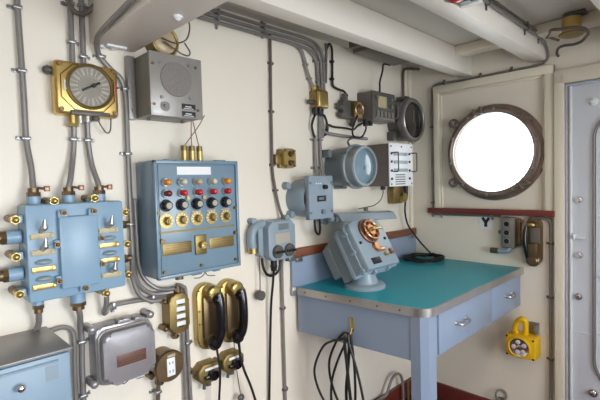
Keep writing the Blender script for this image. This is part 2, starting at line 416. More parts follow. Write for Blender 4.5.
t.part('chain', B().cyl((-1.985, 1.634, .03), (-1.985, 1.616, .03), .012, n=12).tube([(-1.978, 1.62, .03), (-1.968, 1.6, .03), (-1.952, 1.58, .03), (-1.94, 1.59, .03), (-1.936, 1.632, .03)], .0022, 6), 'darkgrey')
t.part('window', B().box(-2.083, -2.074, 1.7, 1.73, .055, .062, .001), 'white')

# ------------------------------------------------------------------ blue distribution box
t = Thing('distribution_box', 'large light blue distribution box with switches, brass tags and raised centre cover', 'junction box', 'L', (-2.08, 1.22, 0))
t.part('body', B().box(-2.211, -1.937, 1.078, 1.357, 0, .1, .008), 'blue')
cv_ = B().box(-2.132, -2.022, 1.106, 1.319, .098, .12, .007)
for cu in (-2.118, -2.035): cv_.box(cu - .014, cu + .014, 1.315, 1.338, .098, .115, .004)
for cv in (1.24, 1.135): cv_.box(-2.145, -2.128, cv - .013, cv + .013, .098, .115, .004)
cv_.box(-2.082, -2.054, 1.09, 1.112, .098, .115, .004)
for cv in (1.245, 1.165): cv_.box(-2.026, -2.012, cv - .011, cv + .011, .098, .115, .004)
t.part('cover', cv_, 'blue')
for cu, cv in ((-2.118, 1.33), (-2.034, 1.33), (-2.139, 1.24), (-2.138, 1.134), (-2.068, 1.1), (-2.016, 1.245), (-2.016, 1.165)):
    t.part('cover_bolt', B().cyl((cu, cv, .11), (cu, cv, .125), .008, n=12).ball((cu, cv, .125), .006), 'bronze')
for cu, cv, sx, sy in ((-2.233, 1.318, 1, 0), (-2.236, 1.215, 1, 0), (-2.233, 1.11, 1, 0), (-2.135, 1.365, 0, -1), (-2.022, 1.368, 0, -1), (-1.928, 1.318, -1, 0), (-1.928, 1.213, -1, 0), (-1.93, 1.113, -1, 0), (-2.0, 1.066, 0, 1)):
    t.part('lug', B().box(min(cu, cu + sx * .02) - .011 * (1 - abs(sx)), max(cu, cu + sx * .02) + .011 * (1 - abs(sx)), min(cv, cv + sy * .02) - .011 * (1 - abs(sy)), max(cv, cv + sy * .02) + .011 * (1 - abs(sy)), .045, .085, .003), 'blue')
    t.part('bolt', B().cyl((cu, cv, .03), (cu, cv, .1), .0095, n=12).cyl((cu, cv, .085), (cu, cv, .097), .0125, n=6).ball((cu, cv, .1), .0095), 'brass')
    t.part('bolt_sleeve', B().cyl((cu, cv, .0), (cu, cv, .05), .011, n=12), 'bronze')
for (cu, cv, pv, kind) in ((-2.172, 1.292, 1.267, 1), (-2.172, 1.24, 1.22, 1), (-2.172, 1.193, 1.172, 0), (-2.172, 1.145, 1.122, 0), (-1.988, 1.288, 1.266, 1), (-1.988, 1.241, 1.219, 0), (-1.987, 1.194, 1.171, 0), (-1.984, 1.146, 1.124, 1)):
    b = B().box(cu - .03, cu + .03, pv - .008, pv + .008, .1, .1045, .001).cyl((cu - .025, pv, .1), (cu - .025, pv, .108), .004, n=8).cyl((cu + .025, pv, .1), (cu + .025, pv, .108), .004, n=8)
    t.part('tag_plate', b, 'plate' if kind else 'brass')
    if kind: t.part('switch_lever', B().cyl((cu, cv - .01, .1), (cu, cv + .002, .135), .009, .007, 12).cyl((cu, cv, .13), (cu, cv + .026, .138), .009, .002, 12).ball((cu, cv, .13), .009), 'steel')
    else: t.part('switch_lever', B().ball((cu, cv, .104), .02, (1.1, .38, .7)), 'bluegrey')
def gland_stub(t, p, q, r=.017):
    p, q = Vector(p), Vector(q); d = (q - p).normalized()
    t.part('stub', B().cyl(p, q, r, n=18), 'blue')
    t.part('gland_nut', B().cyl(q, q + d * .012, r * 1.05, n=6).cyl(q + d * .012, q + d * .024, r * .8, n=16), 'bronze')
for cv in (1.267, 1.161):
    gland_stub(t, (-2.215, cv, .05), (-2.25, cv, .05), .02)
    t.part('feed_pipe', B().cyl((-2.27, cv, .05), (-2.36, cv, .05), .013), 'conduit')
for cv in (1.275, 1.16): gland_stub(t, (-1.945, cv, .05), (-1.925, cv, .05), .014)
for cu in (-2.175, -2.081, -1.99): gland_stub(t, (cu, 1.35, .045), (cu, 1.38, .045), .018)
for cu in (-2.178, -2.069): gland_stub(t, (cu, 1.08, .045), (cu, 1.045 if cu > -2.1 else 1.06, .045), .022 if cu > -2.1 else .015)
for cu, cv in ((-2.165, 1.405), (-1.983, 1.405), (-2.07, 1.405)):
    t.part('gland_screw', B().cyl((cu, cv, .045), (cu + .022, cv - .004, .055), .004, n=8).box(cu + .016, cu + .03, cv - .011, cv + .005, .046, .062, .002), 'copper')
conduit('conduit', 'short grey conduit from the blue distribution box down to the steel cabinet top', 'L',
        [(-2.178, 1.04, .045), (-2.176, 1.0, .03), (-2.185, .974, .02)], .0085)
conduit('conduit', 'grey conduit running down beside the steel cabinet from a thick stub', 'L',
        [(-2.069, 1.022, .045), (-2.064, 1.0, .04), (-2.058, .962, .02), (-2.055, .9, .015), (-2.058, .75, .015), (-2.06, .12, .03)], .009, clamps=[(-2.055, .905, .015, 1, 1), (-2.058, .73, .015, 1, 1)])
conduit('conduit', 'grey conduit emerging behind the steel cabinet and turning down its right side', 'L',
        [(-2.2, .963, .012), (-2.138, .965, .012), (-2.105, .966, .012), (-2.083, .95, .013), (-2.077, .91, .014), (-2.08, .75, .014), (-2.082, .12, .03)], .0075)
conduit('conduit', 'grey conduit turning under the blue distribution box, level above the cast box', 'L',
        [(-1.984, 1.07, .05), (-1.982, 1.02, .04), (-1.984, .985, .02), (-1.974, .985, .015), (-1.965, .998, .015), (-1.925, 1.003, .015), (-1.82, .997, .015), (-1.745, .99, .018)], .0085, clamps=[(-1.95, 1.0, .015, -1, 0), (-1.81, .997, .015, -1, 0)])

# ------------------------------------------------------------------ steel cabinet, lower left
t = Thing('wall_cabinet', 'blue steel wall cabinet with grey top and round chrome knob, lower left corner', 'cabinet', 'L', (-2.36, .55, 0))
t.part('body', B().box(-2.56, -2.153, .55, .974, 0, .242, .004), 'cab')
t.part('top', B().box(-2.563, -2.15, .972, .979, 0, .253, .002), 'cabtop')
d_ = t.part('door', B().box(-2.555, -2.158, .555, .968, .24, .252, .003).box(-2.555, -2.185, .951, .957, .25, .258, .003), 'cab')
t.part('knob', B().cyl((-2.273, .914, .25), (-2.273, .914, .262), .006, n=12).ball((-2.273, .914, .266), .0105, (1, 1, .8)), 'chrome', d_)
t.part('worn_label', B().box(-2.216, -2.186, .905, .945, .2519, .2526), 'bluegrey', d_)

# ------------------------------------------------------------------ speaker
t = Thing('loudspeaker', 'square grey loudspeaker box with round gauze, mounted above the indicator-lamp panel', 'loudspeaker', 'L', (-1.75, 1.74, 0))
t.part('case', B().box(-1.845, -1.653, 1.637, 1.844, 0, .132, .003), 'greyside')
t.part('front_plate', B().box(-1.847, -1.651, 1.635, 1.846, .13, .138, .002), 'grey')
fb = B().box(-1.872, -1.845, 1.632, 1.85, 0, .025, .003)
for cv in (1.665, 1.71, 1.76, 1.81): fb.cyl((-1.858, cv, .02), (-1.858, cv, .03), .006, n=10)
t.part('mounting_flange', fb, 'grey')
t.part('gauze', B().cyl((-1.752, 1.763, .136), (-1.752, 1.763, .1405), .055, n=48), 'mesh')
t.part('gauze_ring', B().torus((-1.752, 1.763, .139), (0, 0, 1), .056, .0022, 48, 6), 'greyside')
for cu, cv in ((-1.81, 1.812), (-1.702, 1.818), (-1.808, 1.698), (-1.7, 1.706)):
    t.part('screw', B().cyl((cu, cv, .137), (cu, cv, .141), .006, n=12), 'clamp')
for cu, cv in ((-1.836, 1.805), (-1.676, 1.815), (-1.836, 1.672), (-1.672, 1.665)):
    t.part('screw', B().cyl((cu, cv, .137), (cu, cv, .141), .005, n=12), 'bronze')
t.part('volume_knob', B().cyl((-1.797, 1.668, .137), (-1.797, 1.668, .14), .017, n=24).cyl((-1.797, 1.668, .14), (-1.797, 1.668, .152), .007, n=14), 'clamp')
t.part('label_plate', B().box(-1.84, -1.808, 1.642, 1.652, .137, .139), 'white')
for v0, v1 in ((1.665, 1.684), (1.64, 1.658)):
    pl = t.part('name_plate', B().box(-1.735, -1.682, v0, v1, .137, .139), 'black')
    t.part('plate_lines', B().box(-1.722, -1.698, v0 + .008, v0 + .011, .139, .1395).box(-1.728, -1.69, v0 + .002, v0 + .004, .139, .1395), 'white', pl)
for u in (-1.82, -1.69): t.part('foot_screw', B().cyl((u, 1.64, .06), (u, 1.628, .06), .006, n=10), 'darkgrey')

# round brass lamp above the speaker
t = Thing('bulkhead_lamp', 'round brass bulkhead lamp with tan glass above the grey loudspeaker', 'lamp', 'L', (-1.735, 1.92, 0))
t.part('housing', B().lathe((-1.742, 1.92, 0), (.1, 0, 1), [(.056, -.006), (.056, .035), (.052, .045), (.046, .046), (.046, .04), (0, .04)], 40).box(-1.81, -1.79, 1.9, 1.925, 0, .03, .004), 'olddbrass')
t.part('lens', B().ball((-1.738, 1.92, .04), .046, (1, 1, .3), 24), 'tan')
t.part('rim', B().torus((-1.7375, 1.92, .045), (.1, 0, 1), .051, .005, 40), 'brass')
conduit('wire', 'thin grey wires looping loosely across the round brass lamp', 'L',
        [(-1.633, 2.03, .03), (-1.64, 1.985, .05), (-1.665, 1.935, .065), (-1.71, 1.912, .07), (-1.755, 1.918, .07), (-1.775, 1.93, .06)], .0028, 'conduitdark', cat='wire', group='loose wires at the round brass lamp')
conduit('wire', 'thin grey wire drooping from the round brass lamp over the loudspeaker top', 'L',
        [(-1.755, 1.91, .065), (-1.72, 1.893, .068), (-1.69, 1.878, .07), (-1.662, 1.876, .07), (-1.652, 1.893, .065), (-1.67, 1.923, .06)], .0028, 'conduitdark', cat='wire', group='loose wires at the round brass lamp')

# fittings on the underside of the cross beam
solo('ceiling_button', 'small white dome fitting on the underside of the cross beam', 'fitting', B().ball((-1.885, -.4, 1.866), .011).cyl((-1.885, -.4, 1.87), (-1.885, -.4, 1.862), .014, n=16), 'white', 'W', (-1.885, -.4, 1.868))
solo('beam_label', 'white rectangular tag on the cross beam beside the wall', 'tag', B().box(-1.945, -1.88, -.05, -.025, 1.862, 1.869, .001).cyl((-1.95, -.018, 1.869), (-1.95, -.018, 1.86), .008, n=12).cyl((-1.915, -.018, 1.869), (-1.915, -.018, 1.86), .008, n=12), 'white', 'W', (-1.91, -.04, 1.868))

# ------------------------------------------------------------------ indicator-lamp panel
t = Thing('control_panel', 'steel blue control panel with rows of coloured lamps, knobs and brass dials', 'control panel', 'L', (-1.68, 1.29, 0))
t.part('case', B().box(-1.85, -1.511, 1.085, 1.487, 0, .138, .009, seg=3), 'blue2')
t.part('front_plate', B().box(-1.834, -1.527, 1.102, 1.471, .136, .142, .002), 'blue2')
rm = B()
for r_ in ((-1.85, -1.511, 1.475, 1.487), (-1.85, -1.511, 1.085, 1.097), (-1.85, -1.839, 1.085, 1.487), (-1.522, -1.511, 1.085, 1.487)): rm.box(*r_, .13, .147, .003)
t.part('rim', rm, 'blue2')
XS = (-1.812, -1.754, -1.695, -1.634, -1.573)
for i, u in enumerate(XS):
    for row, v in ((0, 1.412), (1, 1.375)):
        hl = t.part('lamp_holder', B().cyl((u, v, .14), (u, v, .152), .0155, .013, 20), 'steel')
        m_ = ('amber', 'clear', 'tan', 'clear', 'amber')[i] if row == 0 else ('darkred', 'red', 'red', 'red', 'red')[i]
        t.part('lamp_lens', B().cyl((u, v, .15), (u, v, .172), .0112, .0105, 18).ball((u, v, .172), .0105, (1, 1, .8)), m_, hl)
    kb = t.part('knob', B().cyl((u, 1.334, .14), (u, 1.334, .148), .021, n=24).cyl((u, 1.334, .148), (u, 1.334, .168), .015, .014, 20), 'bakelite')
    t.part('knob_cap', B().cyl((u, 1.334, .167), (u, 1.334, .17), .0105, n=20), 'dialmark', kb)
    dl = t.part('dial', B().cyl((u, 1.282, .14), (u, 1.282, .145), .025, n=32), 'brass')
    dk = B().cyl((u, 1.282, .145), (u, 1.282, .163), .01, .009, 16)
    dk.box(u - .003, u + .003, 1.268, 1.296, .145, .166, .001)
    t.part('dial_knob', dk, 'olddbrass', dl)
    ms = B()
    for k in range(9):
        a = -PI / 6 + k * (4 * PI / 3) / 8
        ms.box(.015, .022, -.0015, .0015, .1448, .1456, xf=Matrix.Translation((u, 1.282, 0)) @ Matrix.Rotation(a, 4, 'Z'))
    t.part('dial_scale', ms, 'white', dl)
    t.part('tag_plate', B().box(u - .018, u + .018, 1.304, 1.309, .141, .1435), 'plate')
for u in (-1.73, -1.665):
    t.part('push_button', B().cyl((u, 1.356, .14), (u, 1.356, .152), .007, n=12), 'brass')
t.part('brass_strip', B().box(-1.836, -1.535, 1.24, 1.246, .141, .1445), 'olddbrass')
for u0, u1 in ((-1.83, -1.72), (-1.648, -1.54)):
    npl = t.part('name_plate', B().box(u0, u1, 1.165, 1.205, .141, .1445, .001), 'olddbrass')
    eng = B()
    for v in (1.197, 1.189, 1.181, 1.173): eng.box(u0 + .01, u1 - .012, v - .0012, v + .0012, .1443, .1448)
    t.part('engraving', eng, 'bronze', npl)
lt = t.part('latch', B().box(-1.708, -1.662, 1.152, 1.222, .141, .15, .003), 'olddbrass')
t.part('latch_key', B().cyl((-1.685, 1.187, .15), (-1.685, 1.187, .17), .012, n=16).box(-1.698, -1.672, 1.183, 1.191, .165, .176, .002), 'brass', lt)
t.part('plate_and_glare', B().box(-1.765, -1.63, 1.437, 1.465, .141, .1425), 'white')  # white covers the small plate and the window glare painted beside it
for u, v in ((-1.83, 1.215), (-1.532, 1.215), (-1.826, 1.11), (-1.535, 1.112), (-1.685, 1.112), (-1.84, 1.31), (-1.53, 1.31)):
    t.part('screw', B().cyl((u, v, .14), (u, v, .151), .008 if v == 1.215 else .006, n=12), 'bronze')
t.part('gland', B().cyl((-1.733, 1.105, .07), (-1.733, 1.06, .07), .015, n=16).cyl((-1.733, 1.082, .07), (-1.733, 1.07, .07), .019, n=6), 'bronze')
for u0, u1 in ((-1.71, -1.67), (-1.62, -1.59)): t.part('bottom_lug', B().box(u0, u1, 1.075, 1.09, .08, .125, .003), 'blue2')
for u0, u1 in ((-1.8, -1.76), (-1.6, -1.56)): t.part('hinge', B().box(u0, u1, 1.485, 1.491, .1, .138, .002), 'blue2')
for u in (-1.694, -1.662, -1.63):
    g = t.part('antenna_gland', B().cyl((u, 1.484, .07), (u, 1.527, .07), .0115, n=20), 'brass')
    t.part('gland_cap', B().cyl((u, 1.527, .07), (u, 1.545, .07), .012, .0115, 16).cyl((u, 1.547, .07), (u, 1.5475, .07), .006, n=10), 'olddbrass', g)
GW = 'brown wires above the control panel'
conduit('wire', 'thin brown wire rising from the left brass gland and crossing to the right', 'L', [(-1.692, 1.546, .07), (-1.672, 1.575, .08), (-1.64, 1.62, .09), (-1.615, 1.66, .09)], .0018, 'wire', cat='wire', group=GW)
conduit('wire', 'thin brown wire hanging from the loudspeaker to the middle brass gland', 'L', [(-1.662, 1.546, .07), (-1.668, 1.59, .08), (-1.672, 1.634, .09)], .0018, 'wire', cat='wire', group=GW)
conduit('wire', 'thin brown wire hanging from the loudspeaker to the right brass gland', 'L', [(-1.632, 1.546, .07), (-1.645, 1.575, .08), (-1.665, 1.634, .09)], .0018, 'wire', cat='wire', group=GW)
solo('loose_wire', 'thin loose wires hooked under the control panel above the left handset', 'wire',
     B().tube([(-1.655, 1.094, .1), (-1.645, 1.072, .1), (-1.665, 1.058, .1), (-1.69, 1.06, .1)], .0018, 6).tube([(-1.62, 1.094, .1), (-1.64, 1.074, .1), (-1.63, 1.06, .1), (-1.6, 1.055, .1)], .0018, 6), 'darkgrey', 'L', (-1.65, 1.075, .1))

# ------------------------------------------------------------------ grey cast box
t = Thing('cast_box', 'grey cast metal box with brown nameplate below the blue distribution box', 'junction box', 'L', (-1.95, .87, 0))
t.o.location += Vector((0.01, 0, -0.013))
t.part('body', B().prism(rrect(-2.04, -1.858, .775, .965, .022), 0, .066, .006), 'zinc')
t.part('lid', B().prism(rrect(-2.03, -1.86, .782, .95, .028), .066, .102, .014, seg=4), 'zinc')
t.part('rim', B().tube([(p[0], p[1], .072) for p in rrect(-2.033, -1.857, .779, .953, .03)] + [(-1.857, .923, .072)], .0045, 8, smooth=False), 'grey')
npl = t.part('nameplate', B().box(-1.99, -1.893, .835, .873, .101, .104, .001), 'brown')
eng = B()
for v, w_ in ((.866, .03), (.858, .042), (.85, .036), (.842, .042)): eng.box(-1.9415 - w_, -1.9415 + w_, v - .0012, v + .0012, .1039, .1043)
t.part('engraving', eng, 'bronze', npl)
for cu, cv in ((-2.046, .962), (-1.852, .966), (-2.046, .785), (-1.853, .782)):
    t.part('lug', B().cyl((cu, cv, 0), (cu, cv, .06), .013, n=16).ball((cu, cv, .06), .012, (1, 1, .6)), 'zinc')
for cu, cv in ((-1.96, .972), (-1.905, .968), (-1.975, .772), (-1.905, .77), (-1.945, .973)):
    t.part('clip', B().box(cu - .01, cu + .01, cv - .006, cv + .006, .04, .08, .002).cyl((cu - .013, cv, .078), (cu + .013, cv, .078), .004, n=8), 'zinc')
solo('loose_wire', 'short dark green wire sticking out below the grey cast box', 'wire', B().tube([(-1.94, .772, .07), (-1.955, .755, .075), (-1.945, .752, .075), (-1.92, .766, .07)], .0016, 6), 'green', 'L', (-1.94, .76, .07))

# ------------------------------------------------------------------ brass four-way receptacle
t = Thing('outlet_box', 'tall aged brass outlet box with four white sockets', 'outlet box', 'L', (-1.742, .93, 0))
t.o.location += Vector((0.012, 0, -0.004))
t.part('body', B().prism(rrect(-1.783, -1.703, .862, 1.008, .026), 0, .06, .008, seg=3), 'olddbrass')
for v in (.979, .952, .925, .898):
    s_ = t.part('socket', B().box(-1.757, -1.722, v - .008, v + .008, .059, .0635, .001), 'white')
    t.part('slot', B().box(-1.75, -1.729, v - .0125, v - .0085, .059, .0625), 'black', s_)
for cu, cv in ((-1.79, .985), (-1.79, .885)):
    t.part('lug', B().cyl((cu, cv, 0), (cu, cv, .04), .011, n=14).ball((cu, cv, .04), .01), 'bronze')
t.part('gland', B().cyl((-1.75, .866, .03), (-1.75, .838, .03), .012, n=14).cyl((-1.75, .85, .03), (-1.75, .842, .03), .015, n=6), 'bronze')
t.part('gland', B().cyl((-1.733, 1.004, .03), (-1.733, 1.03, .03), .012, n=14).cyl((-1.733, 1.015, .03), (-1.733, 1.024, .03), .016, n=6), 'bronze')
G2 = 'pair of conduits below the four-socket outlet box'
conduit('conduit', 'left of two grey conduits dropping past the four-socket outlet box', 'L', [(-1.72, 1.012, .012), (-1.702, 1.0, .012), (-1.697, .96, .012), (-1.696, .75, .012), (-1.694, .12, .03)], .0075, group=G2)
conduit('conduit', 'right of two grey conduits dropping past the four-socket outlet box, with clamp', 'L', [(-1.715, 1.028, .014), (-1.69, 1.016, .013), (-1.677, .98, .012), (-1.677, .75, .012), (-1.674, .12, .03)], .0075, clamps=[(-1.677, .793, .012, 1, 1)], group=G2)

# round brass outlet
t = Thing('round_outlet', 'round bronze outlet with white plate beside the grey cast box', 'outlet', 'L', (-1.788, .768, 0))
t.o.location += Vector((0.004, 0, -0.013))
t.part('body', B().lathe((-1.788, .768, 0), (0, 0, 1), [(.052, 0), (.052, .055), (.056, .056), (.057, .068), (.052, .076), (0, .078)], 36), 'bronze')
pl = t.part('face_plate', B().box(-1.803, -1.772, .735, .8, .077, .081, .001), 'white')
for u in (-1.7935, -1.7815):
    for v in (.7525, .7825): t.part('slot', B().box(u - .0025, u + .0025, v - .0045, v + .0045, .0805, .0815), 'blue', pl)
t.part('label', B().box(-1.8, -1.77, .803, .812, .077, .08), 'plate')
for cu, cv in ((-1.832, .82), (-1.84, .735)): t.part('lug', B().cyl((cu, cv, 0), (cu, cv, .035), .011, n=14), 'bronze')
t.part('gland', B().cyl((-1.81, .725, .03), (-1.81, .695, .03), .013, n=14).cyl((-1.81, .705, .03), (-1.81, .697, .03), .016, n=6), 'bronze')
conduit('conduit', 'short dark conduit below the round bronze outlet', 'L', [(-1.81, .7, .03), (-1.81, .66, .025), (-1.812, .5, .015), (-1.812, .12, .03)], .008, 'conduitdark', clamps=[(-1.81, .655, .025, -1, 1)])

# ------------------------------------------------------------------ telephones
def cradle(label, dx, dz):
    t = Thing('telephone_cradle', label, 'telephone cradle', 'L', (-1.598 + dx, .88 + dz, 0), 'brass telephone cradles')
    t.o.location.x += .005
    U = lambda u: u + dx
    V = lambda v: v + dz
    t.part('back_plate', B().prism(rrect(U(-1.648), U(-1.552), V(.752), V(1.013), .044, 8), 0, .034, .006, seg=3), 'brass')
    t.part('case', B().box(U(-1.628), U(-1.57), V(.80), V(.965), .033, .048, .005), 'bronze')
    t.part('hood', B().prism(rrect(U(-1.626), U(-1.556), V(.943), V(1.01), .032, 8), .03, .078, .014, .92, seg=4), 'brass')
    t.part('mouth_cup', B().lathe((U(-1.594), V(.79), .03), (0, -.12, 1), [(.026, 0), (.03, .012), (.024, .02), (.014, .022)], 24), 'bronze')
    for v in (.99, .775, .86, .91): t.part('rivet', B().cyl((U(-1.64), V(v), .03), (U(-1.64), V(v), .039), .004, n=8), 'olddbrass')
    return t
def handset(label, dx, dz):
    t = Thing('telephone_handset', label, 'telephone handset', 'L', (-1.592 + dx, .88 + dz, .05), 'black handsets hung on the brass cradles')
    t.o.location.x += .005
    U = lambda u: u + dx
    V = lambda v: v + dz
    t.part('handle', B().tube([(U(-1.584), V(.975), .084), (U(-1.582), V(.95), .09), (U(-1.581), V(.915), .093), (U(-1.581), V(.875), .094), (U(-1.583), V(.83), .092), (U(-1.587), V(.80), .084), (U(-1.592), V(.78), .072)], .0185, 14), 'bakelite')
    t.part('earpiece', B().lathe((U(-1.585), V(.955), .079), (0, .12, 1), [(0, -.002), (.022, -.002), (.024, .004), (.021, .016), (.014, .024), (0, .026)], 24), 'bakelite')
    t.part('mouthpiece', B().lathe((U(-1.597), V(.785), .056), (0, -.12, 1), [(0, -.002), (.024, 0), (.028, .01), (.026, .024), (.016, .036), (0, .038)], 24), 'bakelite')
    return t
cradle('brass telephone cradle nearer the four-socket outlet box', 0, 0)
cradle('brass telephone cradle on the side of the cream wall away from the outlet box', .108, -.004)
handset('black handset in the left brass cradle, nearest the four-socket outlet box', 0, 0)
handset('black handset in the right brass cradle, its cord crossing the jack box', .108, -.004)
solo('handset_cord', 'black cord hanging straight down from the left handset', 'cord', B().tube([(-1.595, .77, .085), (-1.59, .73, .085), (-1.584, .66, .085), (-1.58, .5, .06), (-1.578, .35, .05)], .0045, 8), 'black', 'L', (-1.585, .66, .08), 'handset cords')
solo('handset_cord', 'black cord hanging from the right handset and swinging out to the right', 'cord', B().tube([(-1.49, .76, .085), (-1.484, .73, .08), (-1.48, .69, .08), (-1.462, .63, .08), (-1.425, .55, .07), (-1.39, .45, .06), (-1.37, .35, .05)], .0055, 8), 'black', 'L', (-1.46, .6, .08), 'handset cords')
def jack(label, dx, dz):
    t = Thing('jack_box', label, 'jack box', 'L', (-1.613 + dx, .67 + dz, 0), 'brass jack boxes')
    t.o.location += Vector((.011, 0, -.006))
    U = lambda u: u + dx
    V = lambda v: v + dz
    t.part('body', B().prism(octo(U(-1.667), U(-1.562), V(.63), V(.708), .022), 0, .05, .008, seg=3), 'olddbrass')
    t.part('label_plate', B().box(U(-1.64), U(-1.578), V(.682), V(.692), .05, .053, .001), 'white')
    t.part('cap', B().cyl((U(-1.608), V(.662), .05), (U(-1.608), V(.662), .072), .022, .019, 20).box(U(-1.645), U(-1.6), V(.652), V(.666), .05, .068, .003), 'bakelite')
    t.part('lug', B().cyl((U(-1.675), V(.685), 0), (U(-1.675), V(.685), .03), .011, n=14), 'bronze')
    t.part('gland', B().cyl((U(-1.613), V(.634), .025), (U(-1.613), V(.612), .025), .012, n=14).cyl((U(-1.63), V(.636), .03), (U(-1.635), V(.605), .03), .007, n=10), 'darkgrey')
    return t
jack('brass jack box below the left handset, its lug to the left', 0, 0)
jack('brass jack box below the right handset, half hidden by its cord', .112, .008)
solo('hanging_plug', 'round black plug hanging on a thin chain beneath the right handset', 'plug', B().tube([(-1.475, .74, .03), (-1.468, .64, .03), (-1.458, .52, .04)], .0018, 6).ball((-1.456, .505, .04), .016, (1, 1, .7)), 'darkgrey', 'L', (-1.456, .505, .04))

# ------------------------------------------------------------------ thin conduit + brass switch
conduit('conduit', 'thin dark conduit dropping from the ceiling bundle past the small brass switch', 'L',
        [(-1.213, 2.075, .015), (-1.212, 1.952, .012), (-1.217, 1.773, .012), (-1.218, 1.639, .012), (-1.22, 1.472, .012), (-1.212, 1.391, .014), (-1.192, 1.285, .02), (-1.178, 1.225, .04)], .0065, 'conduitdark',
        clamps=[(-1.212, 1.94, .012, 1, 1), (-1.217, 1.723, .012, 1, 1), (-1.22, 1.482, .012, 1, 1), (-1.207, 1.366, .014, 1, 1)], cm='conduitdark')
t = Thing('brass_switch', 'small square brass switch box alone on the cream wall', 'switch', 'L', (-1.155, 1.51, 0))
t.part('base', B().box(-1.212, -1.165, 1.485, 1.53, 0, .03, .004).box(-1.185, -1.118, 1.468, 1.555, 0, .024, .006), 'olddbrass')
t.part('front', B().prism(rrect(-1.18, -1.107, 1.466, 1.556, .018), .02, .05, .008, seg=3), 'brass')
for v in (1.53, 1.49): t.part('toggle', B().cyl((-1.143, v, .048), (-1.143, v, .066), .013, .011, 16).cyl((-1.143, v, .06), (-1.143, v + .006, .076), .004, n=8), 'bronze')
for u, v in ((-1.17, 1.545), (-1.117, 1.545), (-1.17, 1.477), (-1.117, 1.477)): t.part('screw', B().cyl((u, v, .045), (u, v, .056), .005, n=8), 'olddbrass')

# ------------------------------------------------------------------ conduit bundle under the deck
G3 = 'conduits bundled along the top of the long wall'
for i, (v, d, r, drop, x1, lab) in enumerate((
        (2.052, .016, .009, 1.86, -.905, 'lowest conduit of the bundle along the wall top, turning down to the brass box'),
        (2.073, .018, .009, 1.62, -.884, 'middle conduit of the bundle along the wall top, turning down behind the brass box'),
        (2.094, .02, .0085, 1.86, -.866, 'upper conduit of the bundle along the wall top, turning down right of the others'))):
    conduit('conduit', lab, 'L', [(-1.83, v, d), (-1.5, v, d), (-1.2, v, d), (x1 - .13 , v, d), (x1 - .05, v - .014, d), (x1 - .008, v - .055, d), (x1, v - .12, d), (x1, drop, d)], r - .001, 'conduit',
            clamps=[(-1.49, v, d, -1, 0), (-1.25, v, d, 1, 0), (x1, 2.0 - .1 * (i % 2), d, (-1, -1, 1)[i], 1)], group=G3)
conduit('conduit', 'dark conduit bending from the bundle down to the left brass gland', 'L',
        [(-1.3, 2.05, .016), (-1.1, 2.052, .016), (-1.03, 2.04, .016), (-1.0, 2.0, .016), (-.985, 1.945, .016), (-.955, 1.88, .02), (-.945, 1.85, .025)], .008, 'conduit',
        clamps=[(-.99, 1.97, .016, 1, 1), (-.967, 1.905, .018, 1, 1)], group=G3)
conduit('cable', 'black cable arching from the bundle and stepping down to the black brass-capped fitting', 'L',
        [(-.85, 2.0, .02), (-.848, 2.06, .025), (-.825, 2.1, .025), (-.8, 2.085, .02), (-.792, 2.04, .015), (-.795, 1.93, .015), (-.79, 1.895, .015), (-.755, 1.882, .018), (-.722, 1.872, .03), (-.712, 1.845, .045)], .006, 'black', cat='cable', group='black cables on the upper wall',
        clamps=[(-.792, 2.02, .015, 1, 1), (-.795, 1.93, .015, 1, 1)], cm='black')
conduit('conduit', 'short dark conduit stub beside the bundle above the brass box', 'L', [(-.868, 2.09, .04), (-.855, 2.04, .03), (-.85, 1.98, .022), (-.853, 1.9, .02)], .007, 'conduitdark', group=G3)
conduit('cable', 'wavy black cable from the ceiling duct down to the grey instrument', 'L',
        [(-.36, 2.06, .08), (-.40, 2.058, .08), (-.43, 2.05, .08), (-.436, 2.02, .08), (-.45, 1.985, .08), (-.465, 1.95, .08), (-.46, 1.91, .075), (-.462, 1.87, .07)], .0055, 'black', cat='cable', group='black cables on the upper wall')
conduit('conduit', 'grey conduit in the corner dropping behind the dark round gauge', 'L',
        [(-.001, 2.1, .06), (-.05, 2.1, .03), (-.09, 2.095, .018), (-.115, 2.075, .015), (-.12, 2.02, .015), (-.12, 1.80, .015)], .008, 'conduitdark')
solo('ceiling_duct', 'grey rectangular duct fixed under the deck between first long beam and wall', 'duct', B().box(-.72, -.34, -.24, -.09, 2.055, H - .001, .004).box(-.76, -.72, -.23, -.1, 2.07, H - .001, .003), 'taupe', 'W', (-.5, -.13, H - .001))
solo('deck_panel', 'pale flat panel fixed under the deck above the conduit bundle', 'panel', B().box(-1.5, -1.25, -.27, -.07, H - .012, H, .002), 'ceil', 'W', (-1.38, -.17, 2.2))

# brass junction box + black cables under it
t = Thing('brass_box', 'square brass junction box where the conduit bundle comes down', 'junction box', 'L', (-.92, 1.8, 0))
t.part('body', B().box(-.956, -.892, 1.762, 1.85, 0, .05, .006), 'olddbrass')
t.part('cover', B().box(-.957, -.882, 1.76, 1.848, .048, .066, .012, seg=3), 'brass')
t.part('gland', B().cyl((-.945, 1.845, .025), (-.945, 1.872, .025), .012, n=14).cyl((-.945, 1.855, .025), (-.945, 1.865, .025), .015, n=6), 'brass')
t.part('gland', B().cyl((-.905, 1.845, .02), (-.905, 1.875, .02), .014, n=14), 'bronze')
t.part('side_plug', B().cyl((-.956, 1.79, .025), (-.98, 1.79, .025), .012, n=14).ball((-.98, 1.79, .025), .012), 'darkgrey')
t.part('cable_boot', B().cyl((-.945, 1.765, .03), (-.945, 1.73, .03), .015, .012, 14).cyl((-.905, 1.765, .03), (-.905, 1.73, .03), .016, .012, 14).cyl((-.925, 1.765, .04), (-.925, 1.735, .04), .014, .012, 14), 'black')
